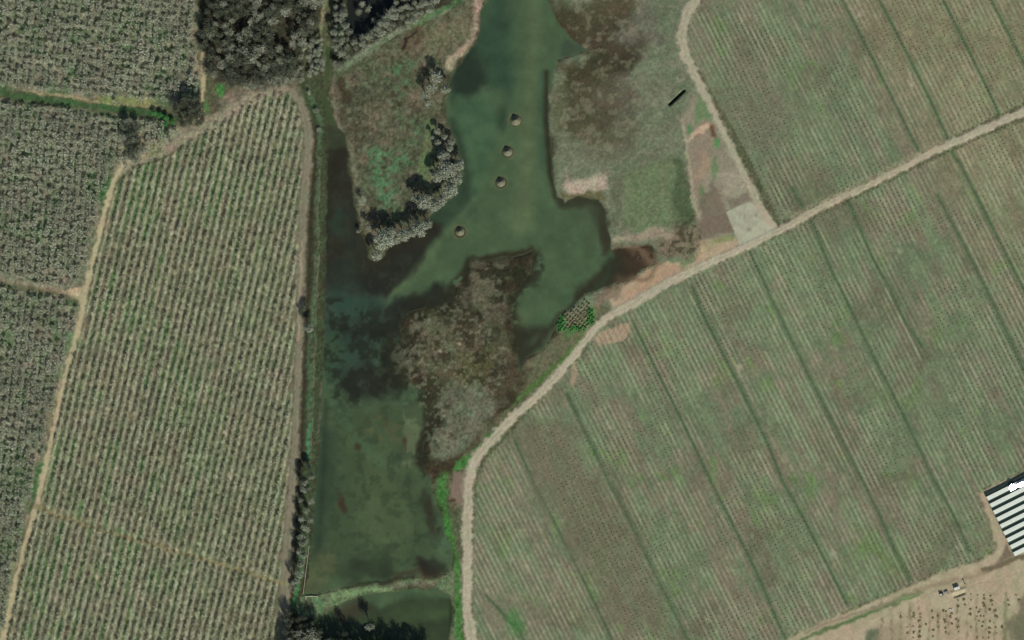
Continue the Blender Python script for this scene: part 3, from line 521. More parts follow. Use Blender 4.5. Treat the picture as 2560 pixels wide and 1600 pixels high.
# regions of dry land
DRY = [(4, OR_W1), (4, OR_W2), (4, OR_W3), (5, OR_IN), (6, F_NE), (7, F_SE), (8, DIRT)]
for i, poly in DRY:
    sl, m = mask('p', poly, .5, 1); R = REG[sl]; R[(m > .5) & (R == 0)] = i
for k, r in enumerate(ROADS): region(10 + k, 'l', r, 4)
region(15, 'l', TRACK, 1); region(16, 'p', PAD, 0)
wat = (REG >= 1) & (REG <= 3)
cellw = np.zeros_like(wat); cw = wat[:-1, :-1]
vw = np.zeros_like(wat); vw[:-1, :-1] |= cw; vw[1:, :-1] |= cw; vw[:-1, 1:] |= cw; vw[1:, 1:] |= cw
HT[vw] = -.5

# ------------------------------------------------------------ materials
def newmat(name, rough=.95, spec=.1):
    m = bpy.data.materials.new(name); m.use_nodes = True
    b = m.node_tree.nodes['Principled BSDF']; b.inputs['Roughness'].default_value = rough
    b.inputs['Specular IOR Level'].default_value = spec
    return m, m.node_tree, b
def flatmat(name, rgb, rough=.9, spec=.2, var=.15, scale=1.5, metal=0):
    """procedural colour with noise variation in object space"""
    m, nt, b = newmat(name, rough, spec); b.inputs['Metallic'].default_value = metal
    tc = nt.nodes.new('ShaderNodeTexCoord'); nz = nt.nodes.new('ShaderNodeTexNoise'); nz.inputs['Scale'].default_value = scale
    nz.inputs['Detail'].default_value = 4
    nt.links.new(tc.outputs['Object'], nz.inputs['Vector'])
    r = nt.nodes.new('ShaderNodeValToRGB'); c = lin(np.array(rgb, float))
    r.color_ramp.elements[0].position = .3; r.color_ramp.elements[1].position = .7
    r.color_ramp.elements[0].color = (*np.clip(c * (1 - var), 0, .95), 1); r.color_ramp.elements[1].color = (*np.clip(c * (1 + var), 0, .95), 1)
    nt.links.new(nz.outputs[0], r.inputs[0]); nt.links.new(r.outputs[0], b.inputs['Base Color'])
    return m
def groundmat(name, rough, spec, namp, nscale, extra=None):
    """map colour (a surface attribute) times fine procedural noise"""
    m, nt, b = newmat(name, rough, spec); N = nt.nodes; L = nt.links
    at = N.new('ShaderNodeAttribute'); at.attribute_name = 'surface'
    geo = N.new('ShaderNodeNewGeometry'); nz = N.new('ShaderNodeTexNoise')
    nz.inputs['Scale'].default_value = nscale; nz.inputs['Detail'].default_value = 5; nz.inputs['Roughness'].default_value = .7
    L.new(geo.outputs['Position'], nz.inputs['Vector'])
    mr = N.new('ShaderNodeMapRange'); mr.inputs['From Min'].default_value = .25; mr.inputs['From Max'].default_value = .75
    mr.inputs['To Min'].default_value = 1 - namp; mr.inputs['To Max'].default_value = 1 + namp
    L.new(nz.outputs[0], mr.inputs[0])
    vm = N.new('ShaderNodeVectorMath'); vm.operation = 'SCALE'
    L.new(at.outputs['Color'], vm.inputs[0]); L.new(mr.outputs[0], vm.inputs['Scale'])
    L.new(vm.outputs[0], b.inputs['Base Color'])
    return m
M_LAND = groundmat('grassland_surface', .97, .05, .22, 1.1)
M_DIRT = groundmat('packed_dirt', .97, .05, .08, .9)
M_FIELD = groundmat('crop_rows', .97, .05, .16, 1.4)
M_WATER = groundmat('silty_water', .22, .22, .05, .35)
nt = M_WATER.node_tree; bz = nt.nodes['Principled BSDF']
bmp = nt.nodes.new('ShaderNodeBump'); bmp.inputs['Strength'].default_value = .2; bmp.inputs['Distance'].default_value = .05
nz = nt.nodes.new('ShaderNodeTexNoise'); nz.inputs['Scale'].default_value = .8; nz.inputs['Detail'].default_value = 3
g = nt.nodes.new('ShaderNodeNewGeometry'); nt.links.new(g.outputs['Position'], nz.inputs['Vector'])
nt.links.new(nz.outputs[0], bmp.inputs['Height']); nt.links.new(bmp.outputs[0], bz.inputs['Normal'])

def mesh_np(name, V, F, mats, matidx=None, cols=None, colname='surface', smooth=False):
    me = bpy.data.meshes.new(name); nv, nf = len(V), len(F); k = F.shape[1]
    me.vertices.add(nv); me.vertices.foreach_set('co', np.ascontiguousarray(V, np.float32).ravel())
    me.loops.add(nf * k); me.loops.foreach_set('vertex_index', np.ascontiguousarray(F, np.int32).ravel())
    me.polygons.add(nf); me.polygons.foreach_set('loop_start', np.arange(0, nf * k, k, dtype=np.int32))
    me.polygons.foreach_set('loop_total', np.full(nf, k, np.int32))
    for m in mats: me.materials.append(m)
    if matidx is not None: me.polygons.foreach_set('material_index', np.ascontiguousarray(matidx, np.int32))
    if smooth: me.polygons.foreach_set('use_smooth', np.ones(nf, bool))
    me.update(calc_edges=True)
    if cols is not None:
        a = me.color_attributes.new(colname, 'FLOAT_COLOR', 'POINT')
        c4 = np.ones((nv, 4), np.float32); c4[:, :3] = cols; a.data.foreach_set('color', c4.ravel())
    me.validate()
    return me
def link(name, me, loc=(0, 0, 0), rz=0, s=1, parent=None):
    o = bpy.data.objects.new(name, me); COL.objects.link(o); o.location = loc; o.rotation_euler = (0, 0, rz)
    if s != 1: o.scale = (s, s, s)
    if parent: o.parent = parent
    return o
def tag(o, label=None, cat=None, group=None, kind=None):
    if label: o['label'] = label
    if cat: o['category'] = cat
    if group: o['group'] = group
    if kind: o['kind'] = kind
    return o

# ------------------------------------------------------------ ground sheets
idx = np.arange(NX * NY).reshape(NY, NX)
VX = (GX - 1280) * M; VY = (800 - GY) * M
ALLV = np.stack([VX.ravel(), VY.ravel(), HT.ravel()], 1); ALLC = ALB.reshape(-1, 3)
q = np.stack([idx[1:, :-1], idx[1:, 1:], idx[:-1, 1:], idx[:-1, :-1]], -1)
RC = REG[:-1, :-1]
NAMES = {0: ('grassland', M_LAND, 'rough olive and brown grass around the lake and on the levees'),
         1: ('water', M_WATER, 'murky green lake with darker weedy shallows'),
         2: ('water', M_WATER, 'small murky pond south of the grassy causeway'),
         3: ('water', M_WATER, 'small dark pond under the trees at the top edge'),
         4: ('orchard_ground', M_LAND, 'grassy floor under the dense western orchard blocks'),
         5: ('orchard_ground', M_LAND, 'striped floor of the long orchard beside the levee road'),
         6: ('field', M_FIELD, 'row crop field north of the diagonal dirt road'),
         7: ('field', M_FIELD, 'large row crop field south of the diagonal dirt road'),
         8: ('ground', M_DIRT, 'bare tan dirt around the solar rows'),
         10: ('dirt_road', M_DIRT, 'pale dirt road bending down to the gravel pad'),
         11: ('dirt_road', M_DIRT, 'long pale dirt road between the lake and the large field'),
         12: ('dirt_road', M_DIRT, 'straight grey brown levee road beside the lake'),
         13: ('dirt_road', M_DIRT, 'short tan track beside the wood'),
         14: ('dirt_road', M_DIRT, 'tan dirt road between the two orchards'),
         15: ('path', M_LAND, 'faint olive track crossing the striped orchard'),
         16: ('gravel_pad', M_DIRT, 'pale rectangular gravel pad at the road junction')}
for rid, (nm, mt, lb) in NAMES.items():
    F = q[RC == rid]
    if not len(F): continue
    un, inv = np.unique(F.ravel(), return_inverse=True)
    me = mesh_np(nm, ALLV[un], inv.reshape(-1, 4), [mt], cols=ALLC[un], smooth=(rid not in (1, 2, 3)))
    tag(link(nm, me), lb, kind='structure')
# the land beyond, to the horizon
x0, x1, y0, y1 = VX.min(), VX.max(), VY.min(), VY.max(); B = 15000
V = np.array([(-B, -B, 0), (B, -B, 0), (B, B, 0), (-B, B, 0), (x0, y0, 0), (x1, y0, 0), (x1, y1, 0), (x0, y1, 0)], np.float32)
F = np.array([(0, 1, 5, 4), (1, 2, 6, 5), (2, 3, 7, 6), (3, 0, 4, 7)])
M_FAR = flatmat('far_farmland', (100, 106, 80), .97, .05, .3, .004)
tag(link('ground', mesh_np('ground', V, F, [M_FAR])), 'farmland running on beyond the lake and orchards', kind='structure')

def hz(px, py):
    i = min(NX - 1, max(0, int(round((px - gx[0]) / ST)))); j = min(NY - 1, max(0, int(round((py - gy[0]) / ST))))
    return float(HT[j, i])

# ------------------------------------------------------------ foliage meshes
def treemat(name, dark, light, scale=.35):
    """twig colour: varies over the wood and from clump to clump"""
    m, nt, b = newmat(name, .95, .05); N = nt.nodes; L = nt.links
    geo = N.new('ShaderNodeNewGeometry'); a = N.new('ShaderNodeTexNoise'); a.inputs['Scale'].default_value = scale; a.inputs['Detail'].default_value = 4
    L.new(geo.outputs['Position'], a.inputs['Vector'])
    r = N.new('ShaderNodeValToRGB'); r.color_ramp.elements[0].position = .32; r.color_ramp.elements[1].position = .66
    r.color_ramp.elements[0].color = (*(lin(np.array(dark, float)) / LIGHT), 1); r.color_ramp.elements[1].color = (*(lin(np.array(light, float)) / LIGHT), 1)
    L.new(a.outputs[0], r.inputs[0])
    a2 = N.new('ShaderNodeTexNoise'); a2.inputs['Scale'].default_value = .03; a2.inputs['Detail'].default_value = 2
    L.new(geo.outputs['Position'], a2.inputs['Vector'])
    mr = N.new('ShaderNodeMapRange'); mr.inputs['From Min'].default_value = .3; mr.inputs['From Max'].default_value = .7; mr.inputs['To Min'].default_value = .85; mr.inputs['To Max'].default_value = 1.15
    L.new(a2.outputs[0], mr.inputs[0]); vm = N.new('ShaderNodeVectorMath'); vm.operation = 'SCALE'
    L.new(r.outputs[0], vm.inputs[0]); L.new(mr.outputs[0], vm.inputs['Scale']); L.new(vm.outputs[0], b.inputs['Base Color'])
    return m
M_BARK = flatmat('bark', (92, 84, 70), .95, .1, .25, 1.2)
M_PALE = treemat('pale_bare_twigs', (118, 126, 108), (166, 172, 152), .5)
M_GREYT = treemat('grey_bare_twigs', (92, 98, 80), (158, 162, 142), .22)
M_ORCH = treemat('orchard_twigs', (150, 154, 130), (182, 184, 159), .3)
M_WORCH = treemat('walnut_twigs', (138, 144, 122), (170, 174, 152), .2)
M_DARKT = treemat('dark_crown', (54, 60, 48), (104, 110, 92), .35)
M_GREENB = treemat('green_bush_leaves', (50, 104, 48), (88, 148, 84), .8)
M_SAPL = treemat('sapling_twigs', (122, 122, 96), (146, 146, 118), .3)
M_DRY = treemat('dry_shrub', (134, 127, 94), (154, 147, 112), .6)
M_TUFT = treemat('straw_tuft', (124, 118, 92), (158, 150, 122), .6)

def quads(C, Nn, S, r):
    """small leaf or twig patches: centres C, facing Nn, size S"""
    n = len(C); t = r.normal(size=(n, 3)); t -= (t * Nn).sum(1, keepdims=True) * Nn; t /= np.linalg.norm(t, axis=1, keepdims=True) + 1e-9
    b = np.cross(Nn, t); s = S[:, None]; k = r.uniform(.55, 1, (n, 1))
    V = np.stack([C - t * s - b * s * k, C + t * s * .8 - b * s * k, C + t * s + b * s * k, C - t * s * .7 + b * s * k], 1).reshape(-1, 3)
    return V, np.arange(n * 4).reshape(-1, 4)
def cone(p0, p1, r0, r1, n=5):
    p0 = np.array(p0, float); p1 = np.array(p1, float); d = p1 - p0; d /= np.linalg.norm(d); a = np.cross(d, (0, 0, 1.0) if abs(d[2]) < .9 else (1.0, 0, 0)); a /= np.linalg.norm(a); b = np.cross(d, a)
    th = np.arange(n) * 2 * math.pi / n
    V = np.concatenate([p0 + r0 * (np.cos(th)[:, None] * a + np.sin(th)[:, None] * b), p1 + r1 * (np.cos(th)[:, None] * a + np.sin(th)[:, None] * b)])
    F = np.array([(i, (i + 1) % n, n + (i + 1) % n, n + i) for i in range(n)])
    return V, F
def join(parts):
    Vs, Fs, o = [], [], 0
    for V, F in parts: Vs.append(V); Fs.append(F + o); o += len(V)
    return np.concatenate(Vs), np.concatenate(Fs)
def lobes_crown(R, H, nl, nq, qs, r, z0f=.3, flat=.8, fill=.5):
    """crown of nl uneven lobes on a dome of radius R, height H; nq patches per lobe"""
    Cs, Ns, Ss = [], [], []
    cents = []
    for k in range(nl):
        a = k * 2.399963 + r.uniform(-.4, .4); rr = R * math.sqrt((k + .4) / nl) * .80
        zz = H * (z0f + (1 - z0f) * math.sqrt(max(0, 1 - (rr / R) ** 2)) * r.uniform(.8, 1.0)) - R * .25
        lr = R * r.uniform(.24, .40) * (1.35 if nl < 6 else 1.0)
        c = np.array((rr * math.cos(a), rr * math.sin(a), zz)); cents.append((c, lr))
        d = r.normal(size=(nq, 3)); d[:, 2] = np.abs(d[:, 2]) * 1.1 - .35; d /= np.linalg.norm(d, axis=1, keepdims=True)
        rad = lr * r.uniform(fill, 1.12, (nq, 1))
        Cs.append(c + d * rad * np.array((1, 1, flat))); nn = d + r.normal(size=(nq, 3)) * .55; nn /= np.linalg.norm(nn, axis=1, keepdims=True)
        Ns.append(nn); Ss.append(r.uniform(.6, 1.2, nq) * qs)
    V, F = quads(np.concatenate(Cs), np.concatenate(Ns), np.concatenate(Ss), r)
    return V, F, cents
def trunk_mesh(R, H, cents, r, k=.05):
    parts = [cone((0, 0, -.6), (0, 0, H * .45), H * k * .55, H * k * .35, 7)]
    for c, lr in cents[:10]:
        parts.append(cone((0, 0, H * r.uniform(.2, .45)), tuple(c), H * k * .28, .05, 4))
    return join(parts)
def bare_crown(R, H, nb, nq, qs, r):
    """a leafless crown: patches of twigs strung along branches that fan out from the trunk"""
    Cs, Ns, Ss, cents = [], [], [], []
    for k in range(nb):
        a = k * 2.399963 + r.uniform(-.3, .3); q_ = math.sqrt((k + .5) / nb) * r.uniform(.75, 1.1)
        end = np.array((R * q_ * math.cos(a), R * q_ * math.sin(a), H * (1 - .35 * q_ * q_) * r.uniform(.86, 1.02))); st = np.array((end[0] * .12, end[1] * .12, H * r.uniform(.3, .5)))
        t = r.uniform(.25, 1, (nq, 1)) ** .7; p = st + (end - st) * t + r.normal(size=(nq, 3)) * R * .07
        nn = r.normal(size=(nq, 3)) * .6 + (0, 0, .8); nn /= np.linalg.norm(nn, axis=1, keepdims=True)
        Cs.append(p); Ns.append(nn); Ss.append(r.uniform(.5, 1.3, nq) * qs); cents.append((end * .9, 1))
    V, F = quads(np.concatenate(Cs), np.concatenate(Ns), np.concatenate(Ss), r)
    return V, F, cents
# big free-standing trees: four shapes at unit height 14 m and radius 6 m
BIG = []
for s_ in range(5):
    r = np.random.default_rng(100 + s_)
    V, F, ce = lobes_crown(6, 14, 24 + 4 * s_, 90, .26, r, z0f=.45, fill=.25)
    tv, tf = trunk_mesh(6, 14, ce, r)
    BIG.append(((V, F), (tv, tf)))
for s_ in range(5):
    r = np.random.default_rng(200 + s_)
    V, F, ce = bare_crown(6, 14, 44, 18, .30, r); tv, tf = trunk_mesh(6, 14, ce[8:30:2], r)
    BIG.append(((V, F), (tv, tf)))
_cache = {}
def big_mesh(i, mat):
    k = (i, mat.name)
    if k not in _cache:
        (V, F), (tv, tf) = BIG[i]
        _cache[k] = (mesh_np('crown', V, F, [mat]), mesh_np('trunk', tv, tf, [M_BARK], smooth=True))
    return _cache[k]
def tree(px, py, rpx, h, mat, name, label, cat='tree', group=None, base=None):
    """px, py: centre of the crown on the photo; rpx: its radius in photo px; h: height in m"""
    i = random.randrange(5) + (5 if mat in (M_GREYT, M_DARKT) or (mat is M_PALE and group != G_PEN and random.random() < .6) else 0); cm, tm = big_mesh(i, mat)
    o = bpy.data.objects.new(name, None); COL.objects.link(o); o.empty_display_size = 2
    k = 1 - h * .75 / CAMH                                      # the crown stands this much nearer the camera
    X, Y, _ = P(px, py); o.location = (X * k, Y * k, hz(px, py)); o.rotation_euler = (0, 0, random.uniform(0, 6.28))
    s = rpx * M / 6.0 * (1.12 if i > 4 else 1); e_ = random.uniform(.86, 1.16) if i > 4 else 1; o.scale = (s * e_, s / e_, h / 14.0)
    link('crown', cm, parent=o); link('trunk', tm, parent=o)
    return tag(o, label, cat, group)

# --- trees on the peninsula
pen = [(1049, 571, 22), (1068, 560, 14), (1009, 587, 18), (959, 600, 27), (941, 638, 15), (975, 582, 16), (1028, 580, 14), (990, 600, 12), (1062, 504, 22), (1087, 513, 17), (1040, 495, 12), (1105, 500, 14), (1125, 476, 20), (1110, 488, 12), (1143, 447, 15), (1095, 440, 17), (1119, 424, 24), (1147, 412, 15), (1109, 391, 16), (1078, 430, 9), (1130, 452, 12), (1093, 328, 9), (1111, 341, 8), (1094, 356, 9), (1128, 355, 10), (1124, 370, 10), (1101, 379, 8), (1080, 343, 6)]
G_PEN = 'pale trees along the peninsula shore'
for k, (x, y, r_) in enumerate(pen):
    big = r_ >= 12
    if big: lb = 'pale bare tree with a broad crown in the clump along the peninsula shore'
    else: lb = 'small pale bare tree standing in the dark shadowed end of the peninsula clump'
    if (x, y) == (941, 638): lb = 'pale bare tree at the southern tip of the peninsula, standing over the water'
    if (x, y) == (959, 600): lb = 'largest round pale crown near the southern tip of the peninsula'
    if (x, y) == (1119, 424): lb = 'largest pale crown on the east side of the peninsula'
    tree(x, y, r_, 9 + r_ * .38 if big else 9, M_PALE, 'bare_tree', lb, group=G_PEN)
for k, (x, y, r_) in enumerate(((1092, 192, 17), (1114, 222, 13), (1079, 219, 14), (1064, 236, 12))):
    tree(x, y, r_, 15, M_PALE, 'bare_tree', 'pale bare tree in the small group below the tan sand bank', group='pale trees below the tan sand bank')
tree(1070, 259, 9, 7, M_PALE, 'bare_tree', 'lone small bare tree just below the group by the sand bank')
tree(905, 504, 10, 10, M_PALE, 'bare_tree', 'lone pale bush like tree on the west edge of the peninsula')
tree(920, 569, 8, 12, M_PALE, 'bare_tree', 'lone small tree on the west shore beside the big dark shadow')
tree(897, 578, 6, 6, M_GREYT, 'bare_tree', 'tiny grey tree at the waterline west of the peninsula clump')
# --- trees on the levee
lev = [(778, 1190, 9), (761, 1206, 9), (777, 1254, 9), (754, 1298, 9), (777, 1301, 8), (753, 1343, 10), (757, 1358, 10), (766, 1350, 6), (752, 1410, 9), (748, 1436, 12), (734, 1458, 8), (738, 1470, 6), (733, 1478, 5), (758, 1225, 8), (770, 1225, 7), (766, 1278, 8), (760, 1320, 9), (768, 1325, 7), (748, 1380, 8), (760, 1388, 8), (742, 1452, 8), (772, 1165, 6), (752, 1250, 7)]
for k, (x, y, r_) in enumerate(lev):
    tree(x, y, r_ * 1.1, 16 if r_ > 7 else 9, M_PALE, 'bare_tree', 'pale bare tree on the levee between the road and the southern basin', group='bare trees on the southern levee')
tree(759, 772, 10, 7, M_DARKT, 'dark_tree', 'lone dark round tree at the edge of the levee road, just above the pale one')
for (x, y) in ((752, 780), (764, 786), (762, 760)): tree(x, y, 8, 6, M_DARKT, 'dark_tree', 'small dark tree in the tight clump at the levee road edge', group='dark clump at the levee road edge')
tree(772, 818, 14, 14, M_PALE, 'bare_tree', 'lone pale tree on the levee beside a black shadow, halfway down the lake')
for (x, y, r_, h) in ((790, 277, 8, 4), (797, 325, 7, 3), (772, 232, 6, 3)):
    tree(x, y, r_, h, M_GREYT, 'bush', 'low grey green bush on the levee beside the narrow channel', cat='bush', group='bushes on the levee by the channel')

# --- the wood at the top, west of the channel
def inpoly(x, y, pts):
    c = False; j = len(pts) - 1
    for i in range(len(pts)):
        if (pts[i][1] > y) != (pts[j][1] > y) and x < (pts[j][0] - pts[i][0]) * (y - pts[i][1]) / (pts[j][1] - pts[i][1]) + pts[i][0]: c = not c
        j = i
    return c
def scatter(poly, dmin, n, seed, avoid=()):
    r = random.Random(seed); xs = [p[0] for p in poly]; ys = [p[1] for p in poly]; out = []
    for _ in range(n):
        x = r.uniform(min(xs), max(xs)); y = r.uniform(min(ys), max(ys))
        if inpoly(x, y, poly) and all((x - a) ** 2 + (y - b) ** 2 > dmin * dmin for a, b in out) and all((x - a) ** 2 + (y - b) ** 2 > c * c for a, b, c in avoid): out.append((x, y))
    return out
W_A = [(508, -40), (508, 60), (502, 120), (520, 180), (560, 205), (640, 215), (700, 196), (742, 190), (752, 150), (758, 100), (790, 60), (806, -40)]
gaps = ((610, 55, 22), (720, 62, 28), (705, 95, 24), (590, 70, 18), (575, 40, 12), (650, 20, 12), (640, 110, 10), (767, 122, 16), (730, 30, 16), (715, 120, 12))
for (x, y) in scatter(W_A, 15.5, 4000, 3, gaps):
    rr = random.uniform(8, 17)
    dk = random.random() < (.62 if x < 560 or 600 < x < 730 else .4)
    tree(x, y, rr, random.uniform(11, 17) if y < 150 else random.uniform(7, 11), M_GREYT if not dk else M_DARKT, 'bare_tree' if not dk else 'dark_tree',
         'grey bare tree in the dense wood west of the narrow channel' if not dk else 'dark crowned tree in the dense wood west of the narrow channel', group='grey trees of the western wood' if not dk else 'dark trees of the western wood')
for (x, y) in scatter([(640, 196), (700, 176), (752, 168), (754, 200), (700, 216), (650, 228)], 10, 500, 5):
    tree(x, y, random.uniform(6, 9), 5, M_GREYT, 'bare_tree', 'low pale scrubby tree on the southern fringe of the wood', group='scrub on the wood fringe')
# --- the strip of trees above the peninsula
W_B = [(836, -20), (836, 40), (834, 100), (848, 150), (880, 148), (920, 122), (960, 98), (1010, 72), (1050, 44), (1090, 14), (1120, -30), (1010, -30), (960, 40), (920, 80), (880, 95), (862, 40), (862, -20)]
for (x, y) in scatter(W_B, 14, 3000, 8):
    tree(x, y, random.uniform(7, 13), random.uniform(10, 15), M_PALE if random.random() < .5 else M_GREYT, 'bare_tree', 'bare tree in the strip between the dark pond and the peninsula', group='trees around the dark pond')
for (x, y) in ((848, 178 - 14), (858, 162), (838, 160), (905, 10), (920, 22), (896, 30), (935, 50)):
    tree(x, y, 9, 8, M_GREYT, 'bare_tree', 'grey tree at the rim of the strip beside the dark pond', group='grey trees at the pond rim')
for (x, y) in ((845, 68), (868, 75), (852, 90)):
    tree(x, y, 9, 5, M_GREENB, 'bush', 'bright green bush among the bare trees by the dark pond', cat='bush', group='green bushes by the dark pond')
for (x, y) in scatter([(772, 95), (806, 90), (806, 185), (772, 190)], 11, 300, 9):
    tree(x, y, random.uniform(6, 9), random.uniform(5, 9), M_PALE, 'bare_tree', 'pale bare tree on the narrow strip beside the channel', group='trees beside the channel')
# --- dark trees at the orchard corner
for (x, y, r_) in ((486, 252, 13), (500, 284, 13), (462, 250, 12), (446, 268, 12), (482, 278, 14), (470, 296, 13), (496, 308, 11), (458, 310, 11), (505, 262, 10), (470, 246, 12), (455, 262, 12), (478, 268, 12), (495, 268, 10), (440, 275, 12), (462, 285, 12), (488, 290, 11), (505, 300, 9), (430, 258, 10), (475, 305, 9), (448, 300, 9)):
    tree(x, y, r_, 13, M_DARKT, 'dark_tree', 'dark crowned tree in the cluster where the orchard blocks meet', group='dark trees where the orchards meet')
for (x, y) in ((415, 295), (400, 288), (430, 305), (385, 282), (412, 310)):
    tree(x, y, 8, 5, M_GREENB, 'bush', 'bright green bush beside the dark tree cluster', cat='bush', group='green bushes beside the dark cluster')
for (x, y, r_) in ((318, 305, 11), (342, 318, 12), (310, 345, 11), (340, 352, 13), (352, 378, 11), (328, 370, 12), (338, 404, 10), (316, 318, 12), (330, 335, 12), (322, 355, 12), (340, 372, 12), (325, 385, 12), (345, 392, 11), (335, 350, 10)):
    tree(x, y, r_, 12, M_DARKT if r_ > 11 else M_GREYT, 'dark_tree', 'dark crowned tree in the clump at the bend of the tan road', group='dark trees at the road bend')
tree(425, 352, 7, 14, M_GREYT, 'bare_tree', 'lone grey tree on the dirt strip above the striped orchard')
# --- tall trees along the bottom edge
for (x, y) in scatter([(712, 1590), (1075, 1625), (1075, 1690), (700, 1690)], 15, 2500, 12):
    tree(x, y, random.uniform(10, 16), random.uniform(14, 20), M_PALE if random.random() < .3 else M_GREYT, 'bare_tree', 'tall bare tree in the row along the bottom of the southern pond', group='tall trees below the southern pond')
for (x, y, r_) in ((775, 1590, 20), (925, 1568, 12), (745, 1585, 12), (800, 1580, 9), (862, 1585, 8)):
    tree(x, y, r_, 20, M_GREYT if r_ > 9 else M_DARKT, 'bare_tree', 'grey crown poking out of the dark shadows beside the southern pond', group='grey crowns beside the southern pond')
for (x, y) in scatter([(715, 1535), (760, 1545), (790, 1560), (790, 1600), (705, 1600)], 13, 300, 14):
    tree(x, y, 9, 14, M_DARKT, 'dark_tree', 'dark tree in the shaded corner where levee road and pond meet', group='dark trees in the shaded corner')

# ------------------------------------------------------------ orchard trees
def small_variants(R, H, nl, nq, qs, seed, mats, k=.05):
    out = []
    for s_ in range(5):
        r = np.random.default_rng(seed + s_)
        V, F, ce = lobes_crown(R, H, nl, nq, qs, r, z0f=.5)
        tv, tf = trunk_mesh(R, H, ce, r, k)
        VV, FF = join([(V, F), (tv, tf)]); mi = np.concatenate([np.zeros(len(F), int), np.ones(len(tf), int)])
        out.append((VV, FF, mi))
    return out
def plant(name, label, cat, group, stuffname, stufflabel, pts, variants, mats, top=300):
    """pts: (px, py, scale). The largest shown ones are things of their own, the rest one object"""
    infr = [p for p in pts if 6 < p[0] < 2554 and 6 < p[1] < 1594]
    infr.sort(key=lambda p: -p[2]); keep = set(infr[:top]); rest = [p for p in pts if p not in keep]
    mes = [mesh_np(name, V, F, mats, matidx=mi) for V, F, mi in variants]
    protos = []
    for p in sorted(keep):
        k = random.randrange(len(mes)); X, Y, _ = P(p[0], p[1])
        o = link(name, mes[k], (X, Y, hz(p[0], p[1])), random.uniform(0, 6.28), p[2])
        tag(o, label, cat, group)
    Vs, Fs, Ms, off = [], [], [], 0
    for p in rest:
        V, F, mi = variants[random.randrange(len(variants))]; a = random.uniform(0, 6.28); c, s = math.cos(a), math.sin(a)
        X, Y, _ = P(p[0], p[1]); W = V * p[2]
        W = np.stack([W[:, 0] * c - W[:, 1] * s + X, W[:, 0] * s + W[:, 1] * c + Y, W[:, 2] + hz(p[0], p[1])], 1)
        Vs.append(W); Fs.append(F + off); Ms.append(mi); off += len(V)
    me = mesh_np(stuffname, np.concatenate(Vs), np.concatenate(Fs), mats, matidx=np.concatenate(Ms))
    tag(link(stuffname, me), stufflabel, kind='stuff')
def grid_pts(poly, ang_vec, p_along, p_across, jit, smin, smax, keepp, seed, ph=0):
    """rows along ang_vec (unit, photo px)"""
    r = random.Random(seed); ax, ay = ang_vec; n = math.hypot(ax, ay); ax /= n; ay /= n; bx, by = -ay, ax; out = []
    xs = [p[0] for p in poly]; ys = [p[1] for p in poly]; cx, cy = 0, 0
    L_ = 3400
    for i in range(int(-L_ / p_across), int(L_ / p_across)):
        for j in range(int(-L_ / p_along), int(L_ / p_along)):
            x = bx * (i + ph) * p_across + ax * j * p_along; y = by * (i + ph) * p_across + ay * j * p_along
            if not (-130 < x < 2690 and -90 < y < 1690): continue
            if inpoly(x, y, poly) and r.random() < keepp:
                out.append((x + r.gauss(0, jit), y + r.gauss(0, jit), r.uniform(smin, smax)))
    return out
def shrink(poly, k):
    cx = sum(p[0] for p in poly) / len(poly); cy = sum(p[1] for p in poly) / len(poly)
    return [(p[0] - (k if p[0] > cx else -k), p[1] - (k if p[1] > cy else -k)) for p in poly]
# striped orchard: trees sit on the tree lines painted above
pin = []
n_ = math.hypot(1, SL_IN)
for i in range(-10, 110):
    for j in range(-60, 220):
        # u = i  ->  px - SL*py = i*pitch*n ; v = j*9.2
        U = i * PI_IN * n_; Vv = j * 9.2 * n_
        # px - s*py = U ; py + s*px = Vv
        py = (Vv - SL_IN * U) / (1 + SL_IN * SL_IN); px = U + SL_IN * py
        if -130 < px < 800 and 200 < py < 1690 and inpoly(px, py, shrink(OR_IN, 4)):
            if random.random() < .93: 
                tr = min(abs(py - (1268 + (px - 90) * .31)), 99)
                if tr > 7: pin.append((px + random.gauss(0, .8), py + random.gauss(0, .9), random.uniform(.62, 1.12)))
variants = small_variants(1.95, 3.6, 6, 12, .24, 400, None)
plant('orchard_tree', 'young bare orchard tree in one of the straight rows left of the levee road', 'tree', 'young orchard trees in straight rows',
      'orchard_rows', 'rows of young bare orchard trees left of the levee road', pin, variants, [M_ORCH, M_BARK])
wv = small_variants(2.8, 4.6, 9, 14, .30, 500, None)
wp = []
wp += grid_pts(shrink(OR_W1, 7), (1, .10), 16.5, 16.0, 1.6, .72, 1.15, .93, 21)
wp += grid_pts(shrink(OR_W2, 7), (1, .08), 16.5, 15.5, 1.6, .75, 1.18, .95, 22)
wp += grid_pts(shrink(OR_W3, 6), (-.10, 1), 15.0, 16.5, 1.5, .72, 1.12, .95, 23)
wp = [p for p in wp if not (abs(p[1] - (236 + .11 * p[0])) < 9 and p[0] < 440) and not ((p[0] - 332) ** 2 / 700 + (p[1] - 352) ** 2 / 2200 < 1)]
plant('walnut_tree', 'bare grey orchard tree with a round crown in the closely planted western blocks', 'tree', 'round crowned trees of the western orchard',
      'orchard_canopy', 'closely planted grey trees of the western orchard', wp, wv, [M_WORCH, M_BARK])

